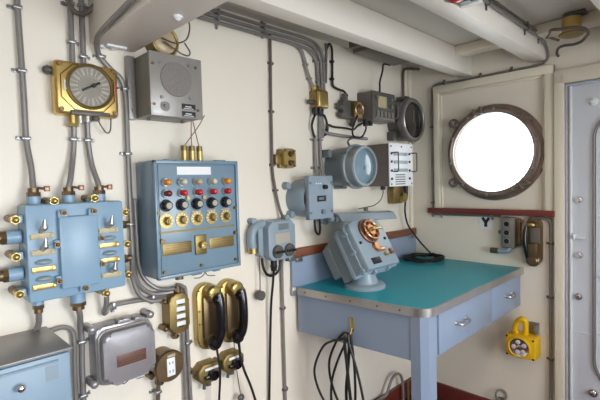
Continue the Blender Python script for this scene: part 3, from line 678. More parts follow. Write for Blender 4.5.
conduit('cable', 'black cable bowing left below the brass junction box', 'L', [(-.945, 1.735, .03), (-.958, 1.71, .028), (-.965, 1.675, .022), (-.952, 1.64, .018), (-.938, 1.62, .015)], .006, 'black', cat='cable', group='black cables below the brass box')
conduit('cable', 'black cable bowing right below the brass junction box', 'L', [(-.905, 1.735, .03), (-.88, 1.73, .03), (-.858, 1.70, .025), (-.85, 1.665, .022), (-.862, 1.64, .02), (-.882, 1.632, .018)], .006, 'black', cat='cable', group='black cables below the brass box')
conduit('conduit', 'left bright conduit running down to the blue intercom box', 'L', [(-.937, 1.63, .015), (-.938, 1.5, .015), (-.938, 1.405, .03)], .0075, 'conduit', clamps=[(-.937, 1.61, .015, -1, 1), (-.938, 1.47, .015, -1, 1)], group='pair of conduits above the blue intercom box')
conduit('conduit', 'right bright conduit running down to the blue intercom box', 'L', [(-.896, 1.74, .014), (-.9, 1.55, .014), (-.902, 1.405, .03)], .009, 'conduit', clamps=[(-.898, 1.61, .014, 1, 1), (-.901, 1.47, .014, 1, 1)], group='pair of conduits above the blue intercom box')
conduit('conduit', 'grey conduit curving from the pair and running level behind the blue floodlight', 'L', [(-.896, 1.70, .022), (-.888, 1.665, .022), (-.862, 1.648, .022), (-.8, 1.642, .022), (-.7, 1.638, .022), (-.52, 1.634, .022)], .0085, 'conduit')
conduit('cable', 'black cable running level above the floodlight to the grey instrument', 'L', [(-.862, 1.66, .02), (-.84, 1.688, .02), (-.8, 1.682, .02), (-.7, 1.682, .02), (-.64, 1.678, .022), (-.61, 1.7, .03), (-.58, 1.715, .04)], .0055, 'black', cat='cable', group='black cables on the upper wall')
conduit('cable', 'black cable looping down from the brass-capped fitting to the floodlight', 'L', [(-.63, 1.79, .06), (-.665, 1.74, .07), (-.70, 1.69, .07), (-.70, 1.645, .065), (-.66, 1.63, .06), (-.60, 1.64, .05), (-.565, 1.68, .05), (-.565, 1.71, .05)], .005, 'black', cat='cable', group='black cables on the upper wall')
conduit('cable', 'dark cable feeding the back of the blue floodlight', 'L', [(-.66, 1.632, .05), (-.72, 1.618, .06), (-.76, 1.6, .08), (-.77, 1.575, .1)], .005, 'conduitdark', cat='cable', group='black cables on the upper wall')

# black fitting with open brass front
t = Thing('plug_fitting', 'black fitting with brass-rimmed dark opening beside the grey instrument', 'fitting', 'L', (-.69, 1.78, 0))
t.part('body', B().box(-.745, -.62, 1.73, 1.83, 0, .045, .012).cyl((-.715, 1.82, .03), (-.715, 1.86, .03), .016, n=14).cyl((-.66, 1.73, .04), (-.675, 1.695, .04), .016, n=14), 'darkgrey')
t.part('knob', B().cyl((-.745, 1.79, .03), (-.775, 1.79, .03), .02, .016, 16).cyl((-.74, 1.75, .03), (-.765, 1.745, .03), .018, .014, 16), 'darkgrey')
t.part('brass_rim', B().box(-.685, -.605, 1.735, 1.825, .045, .07, .012), 'olddbrass')
t.part('opening', B().box(-.675, -.62, 1.75, 1.81, .069, .074, .004).ball((-.648, 1.78, .074), .02, (1.1, 1, .5)), 'brown')
t.part('rim_ring', B().torus((-.648, 1.78, .072), (0, 0, 1), .033, .005, 24), 'brass')

# grey instrument
t = Thing('instrument_box', 'grey box instrument with pale label and small knobs on black front', 'instrument', 'L', (-.46, 1.8, 0))
t.part('case', B().box(-.574, -.358, 1.728, 1.884, 0, .098, .003), 'taupe')
t.part('front_panel', B().box(-.574, -.356, 1.726, 1.886, .097, .104, .002), 'darkgrey')
t.part('label', B().box(-.52, -.44, 1.80, 1.862, .104, .1055), 'plate')
for u, v in ((-.40, 1.85), (-.40, 1.81), (-.54, 1.85)): t.part('knob', B().cyl((u, v, .103), (u, v, .118), .013, .011, 14), 'clamp')
for u, v in ((-.53, 1.765), (-.495, 1.765), (-.46, 1.765), (-.425, 1.765), (-.39, 1.765)): t.part('button', B().box(u - .011, u + .011, v - .015, v + .015, .103, .112, .002), 'greyside')
t.part('strip', B().box(-.55, -.37, 1.738, 1.745, .104, .108), 'clamp')
t.part('gland', B().cyl((-.565, 1.735, .05), (-.565, 1.70, .05), .015, n=14).cyl((-.52, 1.735, .05), (-.52, 1.705, .05), .012, n=14), 'black')
t.part('handle', B().tube([(-.352, 1.75, .1), (-.352, 1.76, .12), (-.352, 1.84, .12), (-.352, 1.85, .1)], .004, 8), 'clamp')

# dark round gauge
t = Thing('round_gauge', 'dark round gauge with grey rim in the corner by the porthole', 'gauge', 'L', (-.165, 1.758, 0))
GC = (-.168, 1.757)
t.part('body', B().lathe((*GC, 0), (0, 0, 1), [(.118, 0), (.122, .06), (.128, .085)], 40), 'darkgrey')
t.part('rim', B().lathe((*GC, .08), (0, 0, 1), [(.128, 0), (.134, .01), (.134, .026), (.128, .036), (.112, .034), (.108, .026)], 48), 'gaugerim')
t.part('bright_ring', B().torus((*GC, .116), (0, 0, 1), .112, .005, 48), 'steel')
t.part('glass', B().lathe((*GC, .104), (0, 0, 1), [(.106, 0), (.06, .006), (0, .008)], 40), 'darkglass')
t.part('needle', B().box(GC[0] - .0025, GC[0] + .0025, GC[1] - .02, GC[1] + .06, .112, .1145, .0005), 'clamp')
t.part('top_clip', B().box(GC[0] - .045, GC[0] + .0, GC[1] + .122, GC[1] + .145, .02, .09, .005), 'darkgrey')
t.part('foot_lug', B().box(-.292, -.255, 1.635, 1.69, 0, .05, .008), 'darkgrey')
t.part('bottom_clip', B().cyl((GC[0] + .01, GC[1] - .13, .1), (GC[0] + .01, GC[1] - .145, .1), .01, n=12), 'clamp')

# blue floodlight
t = Thing('floodlight', 'blue-grey drum-shaped floodlight with pale blue lens', 'floodlight', 'L', (-.768, 1.47, 0))
FC = (-.768, 1.471)
t.part('drum', B().lathe((*FC, 0), (0, 0, 1), [(.09, 0), (.098, .01), (.1, .13)], 44), 'slate')
t.part('flange', B().lathe((*FC, .128), (0, 0, 1), [(.1, 0), (.113, .002), (.113, .016), (.103, .02)], 44), 'floodgrey')
t.part('hood', B().lathe((*FC, .145), (0, 0, 1), [(.102, 0), (.103, .045), (.098, .052), (.088, .05), (.086, .03)], 44), 'floodgrey')
t.part('lens', B().lathe((*FC, .178), (0, 0, 1), [(.088, 0), (.06, .008), (.03, .012), (0, .013)], 40), 'blueglass')
t.part('bulb', B().cyl((FC[0], FC[1] - .008, .186), (FC[0], FC[1] - .008, .198), .01, n=16), 'bluegrey')
for a in (.6, 2.5, 4.0, 5.4): t.part('clip', B().cyl((FC[0] + .115 * math.cos(a), FC[1] + .115 * math.sin(a), .12), (FC[0] + .115 * math.cos(a), FC[1] + .115 * math.sin(a), .155), .007, n=10), 'slate')
for bx in ((-.885, -.86, 1.52, 1.56, 0, .06, .006), (-.875, -.85, 1.37, 1.41, 0, .05, .006), (-.79, -.75, 1.36, 1.38, 0, .06, .004)): t.part('mount_lug', B().box(*bx), 'slate')

# meter panel with white front
t = Thing('meter_unit', 'taupe box unit with white front plate, slots and wire handles', 'instrument', 'L', (-.376, 1.48, 0))
t.part('case', B().box(-.494, -.258, 1.365, 1.6, 0, .148, .003), 'taupe')
t.part('front_plate', B().box(-.496, -.256, 1.362, 1.603, .147, .154, .001), 'white')
for v in (1.54, 1.495, 1.45): t.part('slot', B().box(-.455, -.315, v - .006, v + .012, .1535, .157, .001), 'bluegrey')
t.part('grille', B().box(-.44, -.34, 1.372, 1.378, .154, .156).box(-.44, -.34, 1.385, 1.391, .154, .156).box(-.44, -.34, 1.398, 1.404, .154, .156).box(-.44, -.34, 1.411, 1.417, .154, .156).box(-.44, -.34, 1.424, 1.43, .154, .156), 'darkgrey')
for u in (-.478, -.295):
    for v in (1.545, 1.5, 1.45, 1.405): t.part('screw', B().cyl((u, v, .153), (u, v, .16), .007, n=10), 'black')
for u, v in ((-.48, 1.585), (-.376, 1.585), (-.272, 1.585), (-.272, 1.375), (-.48, 1.375)): t.part('screw', B().cyl((u, v, .153), (u, v, .157), .005, n=10), 'darkgrey')
for u in (-.462, -.27):
    t.part('handle', B().tube([(u, 1.55, .152), (u + .004, 1.55, .18), (u + .004, 1.54, .186), (u + .004, 1.46, .186), (u + .004, 1.445, .18), (u, 1.445, .152)], .0035, 8), 'darkgrey')
t.part('gland', B().cyl((-.47, 1.367, .09), (-.47, 1.345, .09), .014, n=14).cyl((-.44, 1.367, .13), (-.44, 1.35, .13), .012, n=14), 'black')

# brass plug under the meter panel
t = Thing('wall_socket', 'yellowed brass socket below the white-fronted meter unit', 'socket', 'L', (-.24, 1.3, 0))
t.part('body', B().box(-.30, -.19, 1.255, 1.362, 0, .05, .01), 'olddbrass')
t.part('cap', B().cyl((-.215, 1.29, .05), (-.215, 1.29, .075), .03, .026, 20), 'brass')
t.part('plug', B().cyl((-.185, 1.36, .06), (-.185, 1.285, .06), .016, .012, 14), 'black')
conduit('cable', 'black cable hanging from the brass socket down to the coil on the desk', 'L',
        [(-.185, 1.30, .06), (-.185, 1.25, .055), (-.18, 1.19, .05), (-.16, 1.12, .055), (-.125, 1.06, .075), (-.085, 1.0, .1), (-.045, .945, .13), (-.03, .913, .16), (-.045, .9065, .19)], .0055, 'black', cat='cable', group='black cables above the desk')
bc = B()
pts = []
for k in range(64):
    a = 2 * PI * k / 16 + .4
    R = .108 + .01 * math.sin(k * 1.7)
    pts.append((-.14 + R * math.cos(a), -.15 + R * math.sin(a), .9075 + .0026 * (k / 16) * 2 + .002 * (1 + math.sin(k * 2.3))))
solo('cable_coil', 'black cable coil lying on the teal desk top in the corner', 'cable', bc.tube(pts, .0058, 8, 3), 'black', 'W', (-.135, -.155, .9))

# ------------------------------------------------------------------ blue intercom box
t = Thing('intercom_box', 'pale blue flat-fronted box with display slot on a round blue cast base', 'intercom box', 'L', (-1.03, 1.32, 0))
t.part('base', B().lathe((-1.047, 1.322, 0), (0, 0, 1), [(.086, 0), (.088, .04), (.082, .07), (.076, .095), (.07, .105)], 36), 'bluegrey')
for u, v in ((-1.138, 1.385), (-1.115, 1.25), (-.975, 1.245)): t.part('lug', B().cyl((u, v, 0), (u, v, .03), .019, .016, 18), 'bluegrey')
t.part('front_box', B().box(-1.106, -.942, 1.226, 1.428, .1, .13, .004), 'bluegrey')
t.part('display', B().box(-1.055, -.995, 1.308, 1.335, .129, .133, .001), 'black')
t.part('display_figures', B().box(-1.045, -1.012, 1.316, 1.327, .133, .1335), 'slate')
t.part('knob', B().cyl((-1.005, 1.375, .129), (-1.005, 1.375, .147), .012, .01, 16), 'bakelite')
t.part('button', B().cyl((-1.02, 1.26, .129), (-1.02, 1.26, .141), .011, n=16), 'slate')
for u in (-1.06, -1.045, -1.03): t.part('indicator', B().cyl((u, 1.392, .129), (u, 1.392, .134), .004, n=8), 'white')
for u, v in ((-1.098, 1.395), (-.954, 1.395), (-1.098, 1.258), (-.954, 1.258)): t.part('screw', B().cyl((u, v, .129), (u, v, .134), .006, n=10), 'slate')
t.part('elbow', B().cyl((-.94, 1.22, .03), (-.885, 1.2, .03), .02, n=16).cyl((-.885, 1.2, .03), (-.86, 1.2, .03), .012, n=12), 'bluegrey')
conduit('cable', 'black cable looping below the blue intercom box', 'L', [(-1.035, 1.24, .09), (-1.033, 1.19, .09), (-1.02, 1.16, .085), (-.985, 1.145, .07), (-.955, 1.165, .05), (-.945, 1.2, .04), (-.94, 1.22, .035)], .0055, 'black', cat='cable', group='black cables above the desk')

# blue rotary switch box
t = Thing('switch_box', 'blue eight-sided switch box with two black knobs left of the desk', 'switch box', 'L', (-1.23, 1.15, 0))
t.part('base', B().prism(rrect(-1.335, -1.16, 1.075, 1.235, .03), 0, .04, .008, seg=3), 'bluegrey')
t.part('body', B().prism(octo(-1.31, -1.15, 1.06, 1.232, .024), .035, .078, .004), 'bluegrey')
t.part('plaque', B().box(-1.252, -1.192, 1.193, 1.22, .077, .0805, .001), 'slate')
t.part('label', B().box(-1.275, -1.185, 1.132, 1.178, .077, .0795), 'dialmark')
for u, v in ((-1.262, 1.098), (-1.192, 1.098)):
    k_ = t.part('knob', B().cyl((u, v, .077), (u, v, .088), .03, .028, 24), 'darkgrey')
    t.part('knob_bar', B().box(u - .026, u + .026, v - .005, v + .005, .087, .1, .002, xf=None), 'bakelite', k_)
t.part('pipe_elbow', B().tube([(-1.30, 1.222, .03), (-1.34, 1.215, .03), (-1.362, 1.19, .03), (-1.366, 1.15, .03), (-1.362, 1.12, .03)], .02, 14), 'bluegrey')
t.part('collar', B().cyl((-1.362, 1.122, .03), (-1.361, 1.1, .03), .021, n=16), 'brass')
for u in (-1.35, -1.155): t.part('lug', B().cyl((u, 1.237, 0), (u, 1.237, .035), .014, n=14), 'bluegrey')
t.part('gland', B().cyl((-1.262, 1.065, .05), (-1.262, 1.03, .05), .014, n=14).cyl((-1.262, 1.035, .05), (-1.262, 1.01, .05), .017, .012, 14), 'black')
t.part('bracket', B().box(-1.165, -1.13, 1.035, 1.06, .02, .05, .003), 'clamp')
solo('hanging_plug', 'round black plug hanging on a chain left of the blue switch box', 'plug', B().tube([(-1.325, 1.085, .03), (-1.326, 1.0, .03), (-1.328, .925, .03)], .0022, 6).cyl((-1.328, .91, .018), (-1.328, .91, .042), .021, n=18), 'darkgrey', 'L', (-1.328, .91, .03))
conduit('cable', 'black cable looping under the blue switch box', 'L', [(-1.312, 1.07, .03), (-1.306, 1.03, .03), (-1.285, .995, .03), (-1.25, .985, .03), (-1.215, 1.005, .03), (-1.2, 1.06, .03)], .006, 'black', cat='cable', group='black cables left of the desk')
conduit('cable', 'black cable hanging straight down from the blue switch box', 'L', [(-1.262, 1.015, .05), (-1.262, .95, .04), (-1.268, .85, .03), (-1.27, .7, .02), (-1.278, .5, .015), (-1.285, .3, .012), (-1.288, .112, .03)], .0055, 'black', cat='cable', group='black cables left of the desk')
conduit('conduit', 'grey conduit running down the wall just left of the desk end', 'L', [(-1.185, 1.06, .02), (-1.183, 1.0, .014), (-1.183, .9, .013), (-1.184, .62, .013), (-1.182, .3, .013), (-1.182, .112, .03)], .0075, 'conduit', clamps=[(-1.183, .815, .013, 1, 1), (-1.183, .43, .013, 1, 1)], cm='conduitdark')

# ------------------------------------------------------------------ desk
t = Thing('chart_desk', 'built-in blue desk with teal top, metal edging and two front drawers', 'desk', 'W', (-.53, -.34, 0))
x0, y0 = -1.045, -.672
def top_outline(x0, y0, r, n=8):
    o = [(-.002, -.018), (x0 - .058, -.018)]
    for i in range(n + 1):
        a = PI + (PI / 2) * i / n; o.append((x0 + r + r * math.cos(a), y0 + r + r * math.sin(a)))
    o.append((-.002, y0)); return o
t.part('desktop', B().prism(top_outline(x0, y0, .065), .87, .9), 'teal')
outl = top_outline(x0, y0, .065)[1:]
tm = B(); bm_ = tm.bm
inn = top_outline(x0 + .006, y0 + .006, .06)[1:]; ou = top_outline(x0 - .004, y0 - .004, .068)[1:]
rows = []
for p, q in zip(inn, ou):
    rows.append([bm_.verts.new((p[0], p[1], .901)), bm_.verts.new((q[0], q[1], .9025)), bm_.verts.new((q[0], q[1], .868)), bm_.verts.new((p[0], p[1], .868))])
for a, b in zip(rows, rows[1:]):
    for i in range(4): bm_.faces.new((a[i], b[i], b[(i + 1) % 4], a[(i + 1) % 4]))
bmesh.ops.recalc_face_normals(bm_, faces=bm_.faces[:])
tm.box(-1.125, -1.09, -.024, -.014, .866, .905, .002)
t.part('edge_trim', tm, 'steel')
for y in (-.08, -.2, -.33, -.46, -.56): t.part('trim_screw', B().cyl((x0 - .002 - .058 * (y + .61) / .59, y, .885), (x0 - .007 - .058 * (y + .61) / .59, y, .885), .004, n=8), 'bronze')
t.part('side_panel', B().prism([(-1.015, -.6), (-1.015, -.02), (-1.092, -.02), (-1.036, -.6)], .687, .869), 'desk')
t.part('front_rail', B().box(-1.0, -.002, -.655, -.635, .687, .869, .002), 'desk')
t.part('underside', B().box(-1.015, -.002, -.635, -.02, .68, .69), 'desk')
t.part('leg', B().prism([(-1.04, -.598), (-1.04, -.64), (-1.018, -.665), (-.962, -.665), (-.962, -.598)], 0, .869), 'desk')
for xa, xb in ((-.935, -.412), (-.409, -.02)):
    d_ = t.part('drawer', B().box(xa, xb, -.664, -.65, .695, .862, .003), 'desk')
    c = (-.745 if xa < -.5 else -.195); z = .79
    t.part('handle', B().tube([(c - .045, -.663, z), (c - .042, -.68, z - .002), (c - .03, -.69, z - .006), (c, -.693, z - .009), (c + .03, -.69, z - .006), (c + .042, -.68, z - .002), (c + .045, -.663, z)], .0055, 8).ball((c - .045, -.665, z), .01, (1, .5, 1)).ball((c + .045, -.665, z), .01, (1, .5, 1)), 'steel', d_)
t.part('backsplash', B().box(-1.12, -.002, -.018, -.002, .86, 1.04, .002), 'desk')
t.part('back_rail', B().box(-1.11, -.002, -.024, -.002, 1.042, 1.084, .004), 'wood', label='varnished brown wood rail')
for xa in (-1.1, -.06): t.part('rail_bracket', B().box(xa, xa + .04, -.03, -.018, 1.02, 1.042, .002), 'clamp')

# console on pedestal
t = Thing('bearing_console', 'tilted blue-grey instrument console with copper fittings on round desk pedestal', 'console', 'W', (-.88, -.265, .9))
t.part('pedestal', B().lathe((-.885, -.262, .9), (0, 0, 1), [(0, 0), (.097, 0), (.097, .014), (.09, .02), (.066, .023), (.056, .05), (.054, .09), (0, .09)], 40), 'bluegrey')
# body frame: face lower edge at (y,z)=(-.364,1.007), face leans back 31 degrees
th = math.radians(31.2)
ex = Vector((1, 0, 0)); ey = Vector((0, math.sin(th), math.cos(th))); ez = ex.cross(ey)
XF = Matrix.Translation((-.985, -.364, 1.007)) @ Matrix((ex, ey, ez)).transposed().to_4x4()
def cpart(name, b, m, parent=None, label=None):
    bmesh.ops.transform(b.bm, matrix=XF, verts=b.bm.verts)
    return t.part(name, b, m, parent, label)
ol = rrect(0, .249, 0, .237, .02)
ol2 = [(p[0] - .004 if p[0] < .12 else p[0] + .004, p[1]) for p in ol]
def console_outline(a, top):
    o = [(-a, -a), (.245 + a, -a)]
    for cx, cy, r, a0 in ((.2, top - .045, .045, 0), (.04, top - .035, .035, 90)):
        for i in range(7):
            q = math.radians(a0 + 90 * i / 6); o.append((cx + (r + a) * math.cos(q), cy + (r + a) * math.sin(q)))
    return [(p[0] + (.005 if p[0] > .2 else 0), p[1]) for p in o]
cpart('front_case', B().prism(console_outline(0, .24), -.03, 0, .008, seg=3), 'bluegrey')
cpart('body', B().prism(console_outline(-.004, .236), -.085, -.03), 'bluegrey')
cpart('flange', B().prism(console_outline(.006, .24), -.04, -.03, .002), 'bluegrey')
cpart('rear_flange', B().prism(console_outline(.005, .236), -.1, -.085, .003), 'bluegrey')
rc = [(.0, .04), (.245, .04), (.245, .17), (.2, .215), (.04, .215), (.0, .19)]
cpart('rear_cover', B().prism(rc, -.208, -.165, 0), 'slate')
cpart('rear_case', B().prism(console_outline(-.005, .23), -.165, -.1), 'slate')
for u, v in ((-.007, .01), (-.007, .1), (-.007, .19), (.07, -.007), (.18, -.007), (.256, .02), (.256, .16)):
    cpart('flange_bolt', B().cyl((u, v, -.046), (u, v, -.02), .008, n=12), 'bluegrey')
cpart('dial_recess', B().lathe((.12, .178, 0), (0, 0, 1), [(.062, -.001), (.062, .006), (.054, .01), (.05, .004), (0, .003)], 36), 'brown')
cw = B().cyl((.125, .178, .003), (.125, .178, .024), .03, .026, 24)
for k in range(6):
    a = 2 * PI * k / 6 + .3
    cw.cyl((.125, .178, .016), (.125 + .046 * math.cos(a), .178 + .046 * math.sin(a), .022), .006, n=8)
    cw.ball((.125 + .046 * math.cos(a), .178 + .046 * math.sin(a), .022), .009)
cw.torus((.125, .178, .022), (0, 0, 1), .046, .005, 28)
cpart('handwheel', cw, 'copperbright', label='copper handwheel')
cpart('wheel_hub', B().cyl((.125, .178, .02), (.125, .178, .04), .012, .009, 14).box(.09, .2, .172, .182, .024, .032, .002), 'brass')
cpart('dial_ring', B().torus((.12, .178, .008), (0, 0, 1), .057, .005, 36), 'copper')
cpart('crank', B().cyl((.12, .098, .0), (.12, .098, .016), .02, .018, 20).box(.112, .175, .07, .086, .006, .013, .003), 'copperbright', label='copper crank lever')
cpart('brass_stop', B().box(.158, .182, .045, .062, 0, .012, .002), 'brass')
cpart('corner_plug', B().box(.205, .232, .048, .075, 0, .01, .003), 'copper')
cpart('name_plate', B().box(.05, .115, .02, .05, 0, .003, .001), 'black')
for u, v in ((.03, .13), (.22, .13)): cpart('screw', B().cyl((u, v, 0), (u, v, .006), .007, n=10), 'black')

# lamp hood over the desk
t = Thing('desk_lamp', 'long grey-blue lamp hood on the wall above the tilted console', 'lamp', 'L', (-.6, 1.2, 0))
hd = B(); xs = (-.905, -.43)
prof = [(.03, 1.232), (.10, 1.245), (.13, 1.236), (.155, 1.203), (.15, 1.2), (.128, 1.228), (.098, 1.237), (.03, 1.224)]
t_ = hd.bm; A = [t_.verts.new((xs[0], z, d)) for d, z in prof]; C_ = [t_.verts.new((xs[1], z - .018, d)) for d, z in prof]
for i in range(len(prof)): t_.faces.new((A[i], A[(i + 1) % len(prof)], C_[(i + 1) % len(prof)], C_[i]))
t_.faces.new(A[::-1]); t_.faces.new(C_); bmesh.ops.recalc_face_normals(t_, faces=t_.faces[:])
t.part('hood', hd, 'bluegrey')
for u, v in ((-.86, 1.215), (-.5, 1.205)): t.part('bracket', B().cyl((u, v, 0), (u, v, .06), .02, n=16), 'bluegrey')
t.part('end_cap', B().ball((-.915, 1.216, .09), .02), 'bluegrey')
t.part('tube', B().cyl((-.88, 1.214, .1), (-.45, 1.2, .1), .012, n=14), 'white')
t.part('knob', B().cyl((-.62, 1.236, .08), (-.62, 1.256, .08), .012, n=14), 'darkgrey')
conduit('cable', 'thin grey cable curving down from the meter unit to the lamp hood', 'L', [(-.47, 1.35, .09), (-.472, 1.32, .09), (-.50, 1.285, .09), (-.55, 1.262, .085), (-.61, 1.255, .08), (-.68, 1.25, .08)], .003, 'conduitdark', cat='cable')

# hook with hanging cables on the desk side
FRS = {}
t = Thing('cable_hook', 'brass hook screwed to the left side of the desk', 'hook', 'W', (-1.063, -.326, .77))
t.part('plate', B().box(-1.068, -1.06, -.336, -.316, .75, .808, .002), 'brass')
t.part('hook', B().tube([(-1.067, -.326, .765), (-1.078, -.326, .742), (-1.09, -.326, .73), (-1.106, -.326, .736), (-1.11, -.326, .752)], .005, 8), 'olddbrass')
cb = B()
X = -1.092
P = lambda *a: [(X + dx, y, z) for y, z, dx in a]
cb.tube(P((-.326, .738, 0), (-.30, .72, -.01), (-.25, .70, -.01), (-.19, .66, -.01), (-.135, .57, -.005), (-.12, .50, 0), (-.15, .42, .005), (-.22, .36, 0), (-.29, .32, 0)), .0055, 8)
cb.tube(P((-.326, .742, .008), (-.29, .735, .008), (-.245, .68, .008), (-.205, .58, .008), (-.22, .48, .01), (-.28, .38, .01), (-.34, .33, .01)), .0055, 8)
cb.tube(P((-.328, .742, -.004), (-.34, .70, -.01), (-.37, .62, -.008), (-.40, .50, -.004), (-.42, .36, 0)), .0055, 8)
cb.tube(P((-.325, .74, .004), (-.30, .69, .006), (-.255, .60, .006), (-.22, .50, .006), (-.215, .40, .006), (-.23, .30, .006)), .0055, 8)
cb.tube(P((-.32, .745, -.01), (-.318, .70, -.014), (-.325, .62, -.012), (-.335, .52, -.012), (-.345, .42, -.01), (-.35, .32, -.01)), .007, 8)
cb.tube(P((-.33, .742, 0), (-.333, .68, -.004), (-.325, .6, -.004), (-.312, .5, -.004), (-.315, .4, -.004), (-.32, .3, -.004)), .0065, 8)
cb.tube(P((-.335, .742, .006), (-.345, .66, .008), (-.352, .56, .008), (-.35, .45, .008), (-.335, .35, .008), (-.29, .3, .008)), .0055, 8)
solo('hanging_cable', 'black cable hung in loose loops from the brass hook on the desk', 'cable', cb, 'black', 'W', (-1.07, -.326, .74))

# floor-level bits
conduit('conduit', 'grey conduit hoop rising over the baseboard behind the desk leg', 'L', [(-.72, .122, .04), (-.5, .122, .04), (-.42, .128, .045), (-.395, .16, .05), (-.36, .205, .05), (-.315, .222, .05), (-.27, .205, .05), (-.245, .16, .05), (-.24, .11, .05), (-.24, .0, .05)], .0085, 'conduit')
conduit('pipe', 'short brass pipe standing on the floor behind the desk leg', 'L', [(-.20, .0, .06), (-.20, .1, .06), (-.20, .15, .06)], .009, 'olddbrass')
t = Thing('floor_fitting', 'small grey loop fitting at the foot of the end wall', 'fitting', 'E', (.555, .12, 0))
t.part('base', B().box(.535, .575, .1, .135, 0, .03, .004), 'conduitdark')
t.part('loop', B().torus((.556, .155, .02), (.6, .2, 1), .028, .006, 24), 'conduit')

# ------------------------------------------------------------------ end wall things
conduit('conduit', 'brown-grey conduit round the porthole panel, up to the second long beam', 'E',
        [(.146, 1.16, .013), (.147, 1.3, .013), (.148, 1.6, .013), (.15, 1.9, .013), (.153, 1.955, .013), (.185, 1.978, .013), (.3, 1.977, .013), (.5, 1.975, .013), (.68, 1.974, .013), (.76, 1.978, .014), (.795, 1.995, .016), (.806, 2.02, .03), (.808, 2.05, .07), (.808, 2.068, .13), (.807, 2.073, .25), (.807, 2.073, .6), (.807, 2.073, 1.1), (.807, 2.073, 1.8)], .0068, 'conduit',
        clamps=[(.148, 1.72, .013, 1, 1), (.146, 1.25, .013, 1, 1), (.23, 1.978, .013, 1, 0), (.45, 1.976, .013, 1, 0), (.62, 1.975, .013, 1, 0)], cm='conduitdark')
bs = Thing('conduit', 'second conduit along the near side of the second long beam', 'pipe', 'W', (-.7, -.807, 2.095))
bs.part('pipe', B().tube([(-1.8, -.807, 2.095), (-.9, -.807, 2.095), (-.3, -.807, 2.095), (-.16, -.812, 2.088), (-.1, -.84, 2.075), (-.08, -.87, 2.06)], .006), 'conduitdark')
for x in (-1.1, -.78, -.35, -.16): bs.part('pipe_clamp', B().box(x - .005, x + .005, -.816, -.794, 2.064, 2.104, .003).box(x - .003, x + .003, -.802, -.796, 2.046, 2.066, .001), 'darkgrey')
conduit('conduit', 'grey conduit dropping from the shelf end beside the door casing', 'E', [(.72, 1.176, .013), (.76, 1.176, .013), (.795, 1.172, .013), (.81, 1.15, .013), (.811, 1.1, .013), (.81, .7, .013), (.809, .3, .013), (.809, .105, .03)], .008, 'conduit',
        clamps=[(.811, 1.045, .013, -1, 1), (.81, .76, .013, -1, 1), (.81, .43, .013, -1, 1)], cm='conduitdark')
conduit('conduit', 'short grey conduit running just under the red-brown shelf', 'E', [(.15, 1.176, .012), (.3, 1.176, .012), (.5, 1.178, .012), (.56, 1.178, .012)], .006, 'conduit', clamps=[(.2, 1.176, .012, -1, 0), (.51, 1.177, .012, -1, 0)])

# Y plaque
t = Thing('letter_sign', 'white tag with dark letter Y under the shelf', 'sign', 'E', (.47, 1.155, 0))
t.part('plate', B().box(.43, .508, 1.1, 1.178, 0, .003), 'white')
cx_, cz_ = .472, 1.138
lt = B().box(-.0085, .0085, -.025, .004, .003, .0042, xf=Matrix.Translation((cx_, cz_, 0)))
for q in (.6, -.6): lt.box(-.008, .008, -.004, .034, .003, .0042, xf=Matrix.Translation((cx_, cz_, 0)) @ Matrix.Rotation(q, 4, 'Z'))
t.part('letter', lt, 'black')

# three-hole switch block
t = Thing('socket_block', 'grey-green block with three round holes and bent pipe under the shelf', 'switch box', 'E', (.615, 1.09, 0))
t.part('body', B().box(.572, .642, 1.008, 1.176, 0, .05, .008), 'greyside')
for v in (1.14, 1.092, 1.045):
    t.part('hole', B().cyl((.603, v, .047), (.603, v, .0515), .014, n=18), 'black')
    t.part('hole_ring', B().torus((.603, v, .05), (0, 0, 1), .016, .003, 20, 6), 'zinc')
t.part('hinge', B().box(.642, .668, 1.02, 1.17, .0, .03, .006).cyl((.672, 1.15, .02), (.672, 1.165, .02), .01, n=10).cyl((.672, 1.035, .02), (.672, 1.055, .02), .01, n=10).cyl((.672, 1.09, .02), (.672, 1.11, .02), .01, n=10), 'bronze')
t.part('lug', B().cyl((.562, 1.092, 0), (.562, 1.092, .03), .012, n=12), 'greyside')
t.part('pipe', B().tube([(.61, 1.012, .03), (.605, .996, .03), (.585, .987, .03), (.55, .985, .03)], .014, 12), 'bluegrey')
t.part('pipe_collar', B().cyl((.552, .985, .03), (.51, .985, .03), .016, n=14), 'bronze')

# brown handset holder
t = Thing('wall_telephone', 'brown bronze wall telephone with rounded ends beside the three-hole block', 'telephone', 'E', (.735, 1.05, 0))
t.part('back_plate', B().prism(rrect(.692, .772, .925, 1.176, .038, 8), 0, .024, .006, seg=3), 'bronze')
t.part('inner_case', B().box(.716, .764, .985, 1.125, .02, .032, .004), 'taupe')
t.part('handset', B().tube([(.706, 1.135, .05), (.702, 1.1, .062), (.702, 1.05, .066), (.706, 1.0, .06), (.712, .96, .05)], .011, 12), 'bakelite')
t.part('top_cap', B().ball((.727, 1.142, .045), .026, (1, .7, .9)), 'brass')
t.part('cup', B().box(.715, .765, .945, 1.045, .02, .07, .008).lathe((.738, .955, .03), (0, 0, 1), [(.033, 0), (.033, .03), (.02, .042), (0, .043)], 24), 'bronze')

